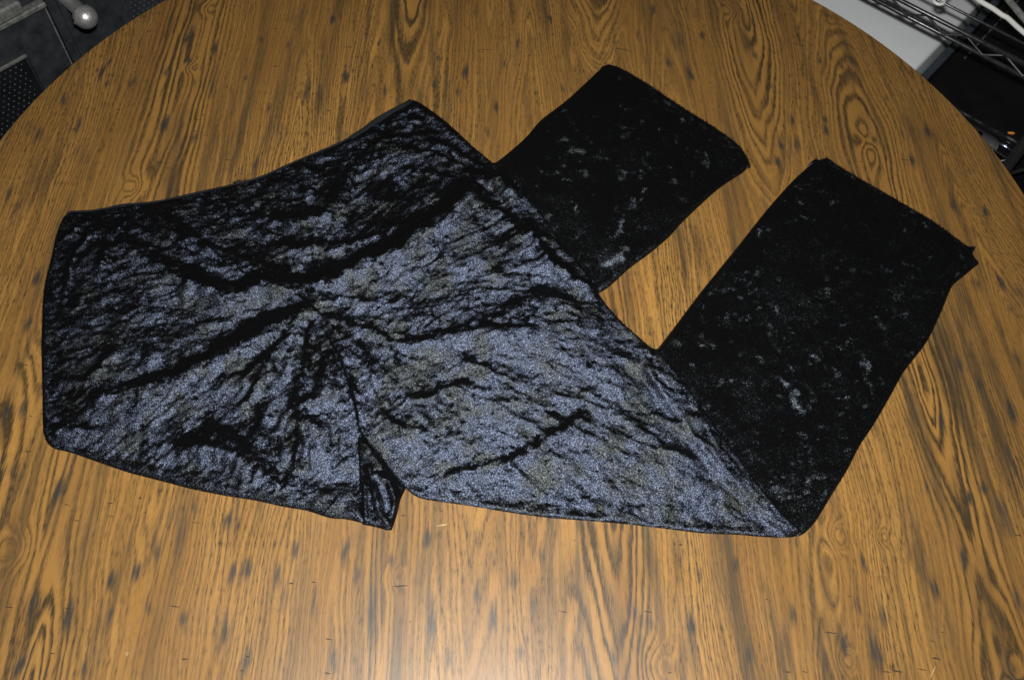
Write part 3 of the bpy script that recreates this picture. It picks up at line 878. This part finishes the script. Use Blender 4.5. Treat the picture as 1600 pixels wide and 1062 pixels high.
NAP1 = [(.55, 4.5, (943, 418), (958, 411), (970, 408)), (-.05, 5, (1048, 216), (1062, 221)), (-.1, 4, (866, 224), (878, 230), (893, 224)), (-.25, 4, (866, 222), (880, 214), (893, 221)), (-.15, 4, (884, 174), (890, 178)),
        (-.2, 3, (1066, 300), (1056, 320)), (-.15, 3, (970, 203), (985, 208)), (-.15, 3, (930, 254), (945, 252)), (-.2, 2, (945, 400), (975, 340)), (-.2, 6, (975, 280), (985, 350)), (-.1, 3, (972, 282), (976, 284)), (-.2, 3, (1060, 236), (1075, 240)),
        (-.12, 2.4, (966, 117), (1000, 141), (1050, 175)), (-.12, 2.4, (1050, 175), (1103, 209), (1146, 240))]
NAP2 = [(.55, 4, (1222, 600), (1232, 618), (1240, 632)), (.95, 4, (1240, 634), (1245, 642)), (.45, 4.5, (1346, 565), (1350, 582), (1348, 595)), (.35, 4, (1350, 600), (1362, 628)), (.15, 4, (1112, 452), (1135, 458), (1158, 474)), (.0, 3, (1190, 478), (1210, 488)),
        (.15, 5, (1072, 514), (1076, 520)), (-.05, 4, (1052, 538), (1060, 544)), (-.05, 4, (1092, 492), (1098, 505)), (.1, 3, (1322, 423), (1330, 424)), (-.1, 3, (1345, 424), (1392, 428)), (.0, 3, (1500, 400), (1500, 418)),
        (-.1, 4, (1205, 765), (1235, 775)), (.05, 3, (1240, 770), (1290, 772)), (-.1, 5, (1392, 480), (1400, 495)), (-.15, 5, (1370, 500), (1385, 515)), (.0, 3, (1232, 548), (1240, 556)), (-.25, 2, (1176, 470), (1210, 540), (1250, 600), (1290, 660)), (-.2, 6, (1250, 300), (1275, 285)),
        (-.1, 4, (1250, 685), (1262, 690)), (-.2, 4, (1270, 560), (1290, 575)), (.1, 2.5, (1465, 483), (1466, 490))]
def flecks(cx, cy, n, seed, ax_):
    rs = random.Random(seed)
    out = []
    for i in range(n):
        u, v = cx + rs.gauss(0, ax_[0]), cy + rs.gauss(0, ax_[1])
        a = rs.gauss(ax_[2], .5)
        L = rs.uniform(2, 11)
        out.append((rs.uniform(-.15, .35), rs.uniform(1.6, 3.6), (u, v), (u + L * math.cos(a), v + L * math.sin(a))))
    return out
NAP1 += flecks(1000, 200, 26, 1, (55, 40, .5)) + flecks(1060, 260, 18, 2, (50, 35, .4)) + flecks(900, 230, 16, 3, (30, 35, .2)) + flecks(950, 350, 16, 4, (45, 45, -.8))
NAP2 += flecks(1360, 470, 30, 5, (45, 55, .4)) + flecks(1150, 500, 22, 6, (50, 40, .6)) + flecks(1250, 330, 18, 7, (40, 40, .4)) + flecks(1240, 600, 22, 8, (60, 50, .7)) + flecks(1260, 740, 22, 9, (40, 35, .3)) + flecks(1440, 400, 16, 10, (40, 40, .8))
leg_a = build_leg(LEG1, NAP1, 300)
leg_b = build_leg(LEG2, NAP2, 400)

def build_hem(pts, parent, seed):
    poly = plan(smooth_line(pts, True, 4))
    p, q, d = poly_grid(poly, 0.0014)
    uv = to_uv(np.c_[p, np.full(len(p), CLOTH_Z)])
    x, y = uv[:, 0], uv[:, 1]
    k = np.clip(d / .003, 0, 1)
    h = .0030 * np.sqrt(np.clip(1 - (1 - k) ** 2, 0, 1)) + .0003 * vnoise(x / 5, y / 5, seed)
    pile = -.35 + .55 * fbm(x / 9, y / 9, seed + 1, 3)
    o = link_mesh("hem", np.c_[p, TZ + .0004 + h], q, M['velvet_back'], None, True, {"pile": pile, "olive": np.full(len(p), .4)})
    o.parent = parent
    o.matrix_parent_inverse = Matrix.Translation(-Vector(trou.location))
    return o
# hems are children of their legs (the legs carry the trousers' offset)
for lg in (leg_a, leg_b, body):
    lg.parent = trou
    lg.matrix_parent_inverse = Matrix.Identity(4)
    lg.data.transform(Matrix.Translation(-Vector(trou.location)))
def hem(pts, parent, seed):
    o = build_hem(pts, parent, seed)
    o.matrix_parent_inverse = Matrix.Identity(4)
    o.data.transform(Matrix.Translation(-Vector(trou.location)))
    return o
hem_a = hem(HEM1, leg_a, 500)
hem_b = hem(HEM2, leg_b, 520)

def build_flap():
    poly = plan(smooth_line(FLAP, True, 4))
    p, q, d = poly_grid(poly, 0.0012)
    uv = to_uv(np.c_[p, np.full(len(p), CLOTH_Z)])
    x, y = uv[:, 0], uv[:, 1]
    k = np.clip(d / .005, 0, 1)
    h = .0050 * np.sqrt(np.clip(1 - (1 - k) ** 2, 0, 1))
    for line, r, a in (([(578, 735), (586, 770), (592, 800), (606, 820)], 6, .0035), ([(590, 745), (608, 755), (618, 785), (617, 808)], 5, .0035), ([(571, 760), (572, 815)], 4, .003)):
        dd = seg_dist(uv, np.array(line, float)) / r
        h += a * np.exp(-dd ** 2) * sstep(0, .004, d)
    nap = [(-.9, 10, (590, 720), (612, 745), (628, 768)), (.5, 5, (577, 702), (584, 712)), (.3, 5, (578, 715), (580, 735)), (-.9, 5, (577, 748), (588, 772)), (.45, 5, (584, 730), (600, 748), (612, 760), (618, 785), (616, 800)),
           (.5, 5, (596, 760), (600, 785), (606, 800)), (-.8, 3, (606, 755), (612, 785), (610, 800)), (.2, 6, (580, 778), (584, 790)), (-.6, 7, (582, 805), (590, 818)), (.4, 2.5, (586, 785), (596, 800), (612, 818)), (-.8, 4, (604, 824), (618, 808))]
    pile = strokes(uv, nap, np.full(len(p), -.25)) * 1.15 + .35 * vnoise(x / 6, y / 6, 9)
    o = link_mesh("leg_fold", np.c_[p, TZ + .0004 + h], q, M['velvet'], None, True, {"pile": pile, "olive": np.zeros(len(p))})
    o.data.transform(Matrix.Translation(-Vector(trou.location)))
    o.parent = trou
    return o
flap = build_flap()

# waistband: a narrow bound edge, the back edge just showing behind it
LT = Matrix.Translation(-Vector(trou.location))
def to_part(bm, name, mat, parent, smooth=True):
    o = bm_obj(name, bm, mat, None, smooth)
    o.data.transform(LT)
    o.parent = parent
    return o
bm = bmesh.new()
wl = smooth_line([(u, v + 1) for u, v in WAIST], False, 5)
wp = plane_z(wl, TZ + .0022)
rs = random.Random(2)
add_tube(bm, wp, [.0013 + rs.uniform(-.0002, .0002) for _ in wp], 8)
wb = to_part(bm, "waistband", M['binding'], trou)
bm = bmesh.new()
bl_ = smooth_line([(548, 217), (570, 203), (585, 191), (600, 182), (618, 172), (634, 164), (642, 159)], False, 5)
bp = plane_z(bl_, TZ + .0019)
add_tube(bm, bp, .0034, 10)
to_part(bm, "back_waistband", M['binding'], trou)
# loose threads: a tuft on the waist and frayed pile along the edges
def fibres(name, line, n, lmin, lmax, z, parent, seed, outward=1.0, width=.00016):
    rs = np.random.RandomState(seed)
    pts = plane_z(smooth_line(line, False, 4), TZ + z)
    seg = np.linalg.norm(np.diff(pts, axis=0), axis=1)
    cum = np.r_[0, np.cumsum(seg)]
    vs, fs = [], []
    for i in range(n):
        s = rs.uniform(0, cum[-1])
        k = min(np.searchsorted(cum, s) - 1, len(seg) - 1)
        k = max(k, 0)
        t = (s - cum[k]) / max(seg[k], 1e-9)
        p = pts[k] * (1 - t) + pts[k + 1] * t
        d = (pts[k + 1] - pts[k]) / max(seg[k], 1e-9)
        nrm = np.array([-d[1], d[0], 0]) * outward
        v = nrm * rs.uniform(.4, 1) + d * rs.uniform(-.9, .9) + ZX * rs.uniform(-.25, .5)
        v = v / np.linalg.norm(v) * rs.uniform(lmin, lmax)
        e = np.cross(v, ZX)
        e = e / (np.linalg.norm(e) + 1e-9) * width
        c = p - nrm * .0006 + ZX * rs.uniform(-.0012, .0012)
        j = len(vs)
        vs += [c - e, c + e, c + v * .6 + e * .7 + d * rs.uniform(-.0003, .0003), c + v]
        fs += [(j, j + 1, j + 2), (j, j + 2, j + 3)]
    o = link_mesh(name, np.array(vs), fs, M['binding'], None, False)
    o.data.transform(LT)
    o.parent = parent
    o['kind'] = 'stuff'
    return o
fibres("frayed_pile", HEM1[1:9], 900, .0008, .0024, .0016, leg_a, 1)
fibres("frayed_pile", HEM2[1:11], 1000, .0008, .0024, .0016, leg_b, 2)
fibres("thread_tuft", [(364, 286), (376, 283), (384, 282)], 70, .001, .005, .002, wb, 3)
fibres("edge_fuzz", RSIDE, 1500, .0004, .0012, .0018, body, 4)
fibres("edge_fuzz", BOTTOM[1:16], 900, .0004, .0012, .0014, body, 5)
fibres("edge_fuzz", LTHIGH[5:] + LSIDE, 900, .0004, .0011, .0014, body, 6)
fibres("edge_fuzz", LEG1[1:9], 400, .0004, .0012, .0018, leg_a, 7)
fibres("edge_fuzz", LEG1[15:24], 400, .0004, .0012, .0018, leg_a, 8)
fibres("edge_fuzz", LEG2[0:8], 500, .0004, .0012, .0018, leg_b, 9)
fibres("edge_fuzz", LEG2[15:28], 600, .0004, .0012, .0018, leg_b, 10)

# ------------------------------------------------------------------ black cabinet, top left
FN = -BX                                    # its doors face this way
F0 = CAM + rays([(105, 0)])[0] * 1.56
def face_pt(uv, off=0.0):
    return plane_n(uv, F0 + FN * off, FN)
def face_sz(uv):
    p = face_pt([uv])[0] - F0
    return p @ AX, p[2]
def on_face(s, z, off=0.0):
    return F0 + AX * s + ZX * z + FN * off

sj, _ = face_sz((90, 47))                   # joint between the doors
sp, zp = face_sz((37, 81))                  # corner of the inset panel of the left door
sk, zk = face_sz((118, 92))
s1, _ = face_sz((112, 60))
_, zr = face_sz((68, 2))
sr2, _ = face_sz((192, 16))
cab = thing("black_cabinet", "black cabinet with two doors, punched panels and rubbed edges, behind the table's left edge", "cabinet",
            tuple(on_face(sj, 0)[:2]) + (0.0,))
CT = Matrix.Translation(-Vector(cab.location))
def cab_part(bm, name, mat, parent=None, smooth=False):
    o = bm_obj(name, bm, mat, None, smooth)
    o.data.transform(CT)
    o.parent = parent or cab
    return o
ZB = -F0[2] + .06                           # door bottoms
ZT = 0.34
bm = bmesh.new()
add_box(bm, on_face(sj, (ZB + ZT) / 2 - .02, -.22), AX, FN, ZX, .62, .20, (ZT - ZB) / 2 + .04, .003)
cab_part(bm, "carcass", M['black_paint'])
TH = .011
def door(s0, s1_, name="door"):
    bm = bmesh.new()
    add_box(bm, on_face((s0 + s1_) / 2, (ZB + ZT) / 2, -.010), AX, FN, ZX, (s1_ - s0) / 2, .010, (ZT - ZB) / 2, .0018)
    return cab_part(bm, name, M['black_paint'])
dl = door(sj - .48, sj - .0016)
dr = door(sj + .0016, sj + .48)
# worn bright arris along the joint
bm = bmesh.new()
add_box(bm, on_face(sj - .0034, (ZB + ZT) / 2, .0004), AX, FN, ZX, .0014, .0009, (ZT - ZB) / 2 - .004, .0003)
cab_part(bm, "door_bead", M['worn_edge'], dl)
# left door: raised stiles round a sunk punched panel
st = sj - .0016 - sp
bm = bmesh.new()
add_box(bm, on_face(sj - .0068 - (st - .0052) / 2, (ZB + zr) / 2, .004), AX, FN, ZX, (st - .0052) / 2, .0038, (zr - ZB) / 2 - .001, .0008)
cab_part(bm, "stile", M['black_paint'], dl)
bm = bmesh.new()
add_box(bm, on_face(sp - .2, (zp + zr) / 2, .004), AX, FN, ZX, .2 - .0001, .0038, (zr - zp) / 2 - .001, .0008)
cab_part(bm, "rail", M['black_paint'], dl)
bm = bmesh.new()
add_box(bm, on_face(sp - .2, zp - .0035, .0055), AX, FN, ZX, .2, .003, .0032, .0012)
cab_part(bm, "panel_moulding", M['worn_edge'], dl)
bm = bmesh.new()
add_box(bm, on_face(sp - .2, (ZB + zp) / 2, .0015), AX, FN, ZX, .197, .001, (zp - ZB) / 2 - .01, .0003)
pn = cab_part(bm, "punched_panel", M['punch'], dl)
def dots(s_lo, s_hi, z_lo, z_hi, parent_o, off):
    bm = bmesh.new()
    st_ = .0105
    nz = int((z_hi - z_lo) / st_)
    ns = int((s_hi - s_lo) / st_)
    rs = random.Random(9)
    for i in range(nz):
        for j in range(ns):
            s = s_hi - (j + (.5 if i % 2 else 0)) * st_ + rs.uniform(-.0006, .0006)
            z = z_hi - i * st_ * .9
            c = on_face(s, z, off)
            r_ = .0018 * rs.uniform(.8, 1.15)
            t = [bm.verts.new(c + (AX * math.cos(a) + ZX * math.sin(a)) * r_) for a in (2 * math.pi * k / 6 for k in range(6))]
            t2 = [bm.verts.new(c + (AX * math.cos(a) + ZX * math.sin(a)) * r_ * .6 + FN * r_ * .6) for a in (2 * math.pi * k / 6 for k in range(6))]
            for k in range(6):
                bm.faces.new((t[k], t[(k + 1) % 6], t2[(k + 1) % 6], t2[k]))
            bm.faces.new(t2)
    o = cab_part(bm, "punched_dot", M['punch_dot'], parent_o, True)
    o['kind'] = 'stuff'
dots(sp - .16, sp - .014, zp - .22, zp - .018, dl, .0026)
# right door: stile step and punched panel
bm = bmesh.new()
add_box(bm, on_face(s1 + .055, (ZB + ZT) / 2, .003), AX, FN, ZX, sr2 - s1 - .055 if sr2 - s1 > .06 else .05, .003, (ZT - ZB) / 2 - .006, .0008)
sti = cab_part(bm, "stile", M['black_paint'], dr)
ss1 = s1 + .055 + (sr2 - s1 - .055 if sr2 - s1 > .06 else .05)
dots(ss1 + .006, ss1 + .22, -.35, .20, dr, .0002)
# ledge moulding above the left door
bm = bmesh.new()
add_box(bm, on_face(sj - .25, zr + .006, .011), AX, FN, ZX, .245, .009, .005, .003, 3)
mo = cab_part(bm, "ledge_moulding", M['worn_edge'], dl)
bm = bmesh.new()
add_box(bm, on_face(sj - .27, zr + .028, .016), AX, FN, ZX, .225, .013, .012, .005, 3)
cab_part(bm, "ledge_cap", M['worn_edge'], dl)
# pewter knob
kb = CAM + rays([(133.5, 27)])[0] * 1.50
off = (kb - F0) @ FN
ks, kz = (kb - F0) @ AX, (kb - F0)[2]
KR = 18.3 * 1.50 / FPX
bm = bmesh.new()
prof = [(0.0001, KR), (.22, .976), (.42, .908), (.6, .8), (.75, .66), (.87, .49), (.96, .28), (1.0, 0.0), (.97, -.25), (.88, -.48), (.74, -.68), (.62, -.79), (.57, -.92), (.57, -1.4), (.60, -1.9)]
kbase = face_pt([(101, -6)])[0]
kax = (kb - kbase) / np.linalg.norm(kb - kbase)
kx_ = np.cross(ZX, kax); kx_ /= np.linalg.norm(kx_)
ky_ = np.cross(kax, kx_)
L_ = np.linalg.norm(kb - kbase) / KR
prof = [(0.0005, 1.0)] + prof[1:] + [(.66, -L_ + .35), (.85, -L_ + .2), (.9, -L_ + .06), (.9, -L_)]
rings = []
for r_, a_ in prof:
    c = kb + kax * (a_ * KR)
    rings.append([bm.verts.new(c + (kx_ * math.cos(t) + ky_ * math.sin(t)) * r_ * KR) for t in (2 * math.pi * k / 36 for k in range(36))])
for a, b in zip(rings[:-1], rings[1:]):
    for k in range(36):
        bm.faces.new((a[k], a[(k + 1) % 36], b[(k + 1) % 36], b[k]))
bm.faces.new(rings[0])
kn = cab_part(bm, "knob", M['pewter'], dr, True)
sc_ = CAM + rays([(119.5, 35)])[0] * 1.497
bm = bmesh.new()
bmesh.ops.create_uvsphere(bm, u_segments=14, v_segments=8, radius=.0042)
bmesh.ops.translate(bm, vec=Vector(sc_), verts=bm.verts)
cab_part(bm, "knob_screw", M['pewter'], kn, True)

# ------------------------------------------------------------------ white box, black appliance and wire rack, top right
ZW = 0.56
pc = plane_z([(1428, 111)], ZW)[0]           # front right corner region of the white top
pe = plane_z([(1476, 64)], ZW)[0]
wo = thing("white_chest", "white enamel chest with a rounded right end, beside the table under the black wire rack", "chest", (float(pc[0]), float(pc[1]), 0))
WT = Matrix.Translation(-Vector(wo.location))
bm = bmesh.new()
endp = (pc + pe) / 2
cw = endp + BX * .42
depth = .40
# the end edge runs along AX through endp
add_box(bm, (cw[0] + AX[0] * .02, cw[1] + AX[1] * .02, ZW / 2 + .01), AX, BX, ZX, depth / 2, .42, ZW / 2 - .01, .007, 4)
o = bm_obj("chest_body", bm, M['white'], None, True)
o.data.transform(WT); o.parent = wo
for sx in (-1, 1):
    for sy in (-1, 1):
        bm = bmesh.new()
        add_box(bm, np.array([cw[0], cw[1], .010]) + AX * (.02 + sx * .16) + BX * sy * .36, AX, BX, ZX, .02, .02, .0098, .001)
        o = bm_obj("foot", bm, M['gloss_soft'], None)
        o.data.transform(WT); o.parent = wo

ZK = 0.555
q0 = plane_z([(1440, 113), (1565, 203)], ZK)
app = thing("black_appliance", "glossy black kitchen appliance with a rounded handle, right of the white chest", "appliance", (float(q0[0][0]), float(q0[0][1]), 0))
AT = Matrix.Translation(-Vector(app.location))
def app_part(bm, name, mat, parent=None, smooth=False):
    o = bm_obj(name, bm, mat, None, smooth)
    o.data.transform(AT)
    o.parent = parent or app
    return o
fe = plane_z([(1440, 146)], ZK)[0]            # front top edge passes here along BX
bx_end = endp @ BX - .012                    # left end next to the chest
ax_front = fe @ AX
fe2 = plane_z([(1563, 203)], ZK)[0]
ax_front = (fe @ AX + fe2 @ AX) / 2
bx_right = fe2 @ BX
def AB(a, b, z):
    return AX * a + BX * b + ZX * z
DEP, WID = .55, .60
bm = bmesh.new()
add_box(bm, AB(ax_front + DEP / 2, bx_end - .0135 - WID / 2, ZK / 2), AX, BX, ZX, DEP / 2, WID / 2, ZK / 2, .006, 3)
app_part(bm, "casing", M['gloss'], smooth=False)
bm = bmesh.new()
add_box(bm, AB(ax_front + DEP / 2, bx_end - .006, ZK / 2 + .004), AX, BX, ZX, DEP / 2, .0065, ZK / 2 + .002, .002, 2)
app_part(bm, "side_trim", M['wall_dark'])
# thin pale joint across the top
j0 = plane_z([(1507, 92)], ZK)[0] @ BX
ja = plane_z([(1507, 92)], ZK)[0] @ AX
bm = bmesh.new()
add_box(bm, AB(ja + .2, j0, ZK + .0008), AX, BX, ZX, .2, .0013, .0006, .0002)
app_part(bm, "top_joint", M['seam_line'])
# handle: a flat rounded bar with a slot, standing off the front
h0 = plane_z([(1556, 214)], ZK - .02)[0]
hb = h0 @ BX
bm = bmesh.new()
def capsule(bm, a0, b0, b1, z, ra, rz, n=18):
    pts = []
    for k in range(n):
        t = math.pi * k / (n - 1) - math.pi / 2
        pts.append((a0 + ra * math.sin(t), b0 - ra * math.cos(t)))
    for k in range(n):
        t = math.pi * k / (n - 1) - math.pi / 2
        pts.append((a0 - ra * math.sin(t), b1 + ra * math.cos(t)))
    vt = [bm.verts.new(AB(a, b, z + rz)) for a, b in pts]
    vb = [bm.verts.new(AB(a, b, z - rz)) for a, b in pts]
    ed = []
    bm.faces.new(vt)
    bm.faces.new(vb[::-1])
    for k in range(len(pts)):
        bm.faces.new((vt[k], vb[k], vb[(k + 1) % len(pts)], vt[(k + 1) % len(pts)]))
capsule(bm, ax_front - .020, hb + .012, hb + .45, ZK - .018, .026, .010)
bmesh.ops.bevel(bm, geom=[e for e in bm.edges if e.calc_length() > 0 and abs(e.verts[0].co.z - e.verts[1].co.z) < 1e-5 and e.verts[0].co.z > ZK - .012], offset=.004, segments=3, affect='EDGES')
hd = app_part(bm, "handle", M['gloss_soft'], smooth=True)
bm = bmesh.new()
capsule(bm, ax_front - .016, hb + .022, hb + .30, ZK - .0078, .006, .0015)
app_part(bm, "handle_slot", M['gloss'], hd, True)
bm = bmesh.new()
add_tube(bm, [AB(ax_front - .0225, hb + .02, ZK - .0072), AB(ax_front - .0225, hb + .16, ZK - .0072)], .0014, 8)
app_part(bm, "slot_rim", M['worn_edge'], hd, True)
# added to imitate reflections: a bluish metal strip and a glowing amber dot
c0 = plane_n([(1560, 223), (1582, 237)], AX * (ax_front - .004), AX)
bm = bmesh.new()
add_tube(bm, [c0[0], c0[0] * .5 + c0[1] * .5 + ZX * .0008, c0[1]], .0028, 10)
app_part(bm, "blue_glint_strip", M['blue_glint'], smooth=True)
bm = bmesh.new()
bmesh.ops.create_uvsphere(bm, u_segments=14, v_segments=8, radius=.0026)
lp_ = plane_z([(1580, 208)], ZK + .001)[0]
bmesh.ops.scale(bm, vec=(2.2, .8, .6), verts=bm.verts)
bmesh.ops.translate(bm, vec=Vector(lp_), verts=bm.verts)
app_part(bm, "amber_glint", M['amber'], smooth=True)

# wire rack
ZS = 0.66
l0 = plane_z([(1376, 5), (1597, 118)], ZS)
ra_ = (l0[0] @ AX + l0[1] @ AX) / 2
rb0, rb1 = l0[0] @ BX + .5, l0[1] @ BX - .25
u0_ = plane_z([(1450, 20)], ZS)[0]
# height of the upper rail so that it stands straight above the lower one
best = None
for zz in np.linspace(.665, .76, 60):
    pa = plane_z([(1451, 21.5), (1576, 90)], zz)
    e = abs((pa[0] @ AX + pa[1] @ AX) / 2 - ra_)
    if best is None or e < best[0]:
        best = (e, zz)
ZU = best[1]
rack = thing("wire_rack", "black wire rack with a zigzag edge, over the white chest in the top right corner", "rack", tuple(AB(ra_, l0[1] @ BX, 0)))
KT = Matrix.Translation(-Vector(rack.location))
def rack_part(bm, name, mat=None, parent=None):
    o = bm_obj(name, bm, mat or M['wire'], None, True)
    o.data.transform(KT)
    o.parent = parent or rack
    return o
WR = .0034
for z in (ZS, ZU):
    bm = bmesh.new()
    add_tube(bm, [AB(ra_, rb0, z), AB(ra_, rb1, z)], WR, 10)
    rack_part(bm, "rail")
nl = [plane_z([(1476, 54)], ZS)[0] @ BX, plane_z([(1537, 84.5)], ZS)[0] @ BX]
sp_ = (nl[0] - nl[1])
nu0 = plane_z([(1451, 21.5)], ZU)[0] @ BX
bm = bmesh.new()
pts = []
kmin = int((nl[0] - rb1) / sp_) + 1
b = nl[0] - kmin * sp_
dlt = nu0 - nl[0]
dlt = dlt % sp_
seq = []
while b < rb0:
    seq.append(AB(ra_ - .001, b, ZS + .001))
    seq.append(AB(ra_ - .001, b + dlt, ZU - .001))
    b += sp_
add_tube(bm, seq, .0021, 8)
rack_part(bm, "zigzag_wire")
# deck wire running behind the front rail, and the far rail
t0 = plane_z([(1478, 0), (1600, 76)], ZU)
da = (t0[0] @ AX + t0[1] @ AX) / 2
for a_ in (da, da + .11):
    bm = bmesh.new()
    add_tube(bm, [AB(a_, rb0, ZU), AB(a_, rb1, ZU)], .0022, 10)
    rack_part(bm, "deck_wire")
g0 = plane_z([(1576, 0), (1604, 34)], ZU + .02)
dv = g0[1] - g0[0]
bm = bmesh.new()
add_tube(bm, [g0[0] - dv * 3, g0[1] + dv * 3], .0046, 10)
rack_part(bm, "brace", M['worn_edge'])
# right post and the lower shelf edge meeting it
PA = min(ra_, ax_front - .03) - .01
pp = plane_n([(1592, 236)], AX * PA, AX)[0]
bm = bmesh.new()
add_tube(bm, [(pp[0], pp[1], 0), (pp[0], pp[1], 1.0)], .0085, 14)
post = rack_part(bm, "post")
pa_, pb_ = pp @ AX, pp @ BX
ZL = .36
bm = bmesh.new()
w0 = plane_n([(1543, 229), (1577, 249), (1556, 253)], AX * PA, AX)
add_tube(bm, [w0[0] + (w0[0] - w0[1]) * .8, w0[1]], .0019, 8)
add_tube(bm, [w0[1], w0[2] + (w0[2] - w0[1]) * 2], .0019, 8)
rack_part(bm, "lower_shelf_wire")
bm = bmesh.new()
w1 = plane_n([(1576, 272), (1604, 264)], AX * PA, AX)
add_tube(bm, [w1[0] - (w1[1] - w1[0]) * .6, w1[1] + (w1[1] - w1[0])], .003, 8)
rack_part(bm, "lower_shelf_rail")

# white cable looping across the rack, and a white ring hook
cb = np.array([(1500, -24), (1520, -8), (1533, 3), (1552, 14), (1566, 24), (1574, 28), (1588, 41), (1602, 53), (1625, 70), (1660, 92)], float)
cb = smooth_line(cb, False, 6)
zc = ZU + .012
bm = bmesh.new()
add_tube(bm, plane_z(cb, zc), .0036, 12)
o = bm_obj("white_cable", bm, M['cable'], None, True)
tag(o, "white cable lying wavy across the wires of the black rack", "cable")
rc = plane_z([(1467, 2)], ZU + .004)[0]
bm = bmesh.new()
add_tube(bm, [rc + (AX * math.cos(t) + BX * math.sin(t)) * .0078 for t in np.linspace(0, 2 * math.pi, 25)], .0024, 10, caps=False)
add_tube(bm, [rc + AX * .0078, rc + AX * .03 + ZX * .004, rc + AX * .05 + ZX * .012], .0024, 10)
bmesh.ops.remove_doubles(bm, verts=bm.verts, dist=1e-5)
o = bm_obj("ring_hook", bm, M['cable'], None, True)
tag(o, "small white ring hook lying on the rack above the white chest", "hook")
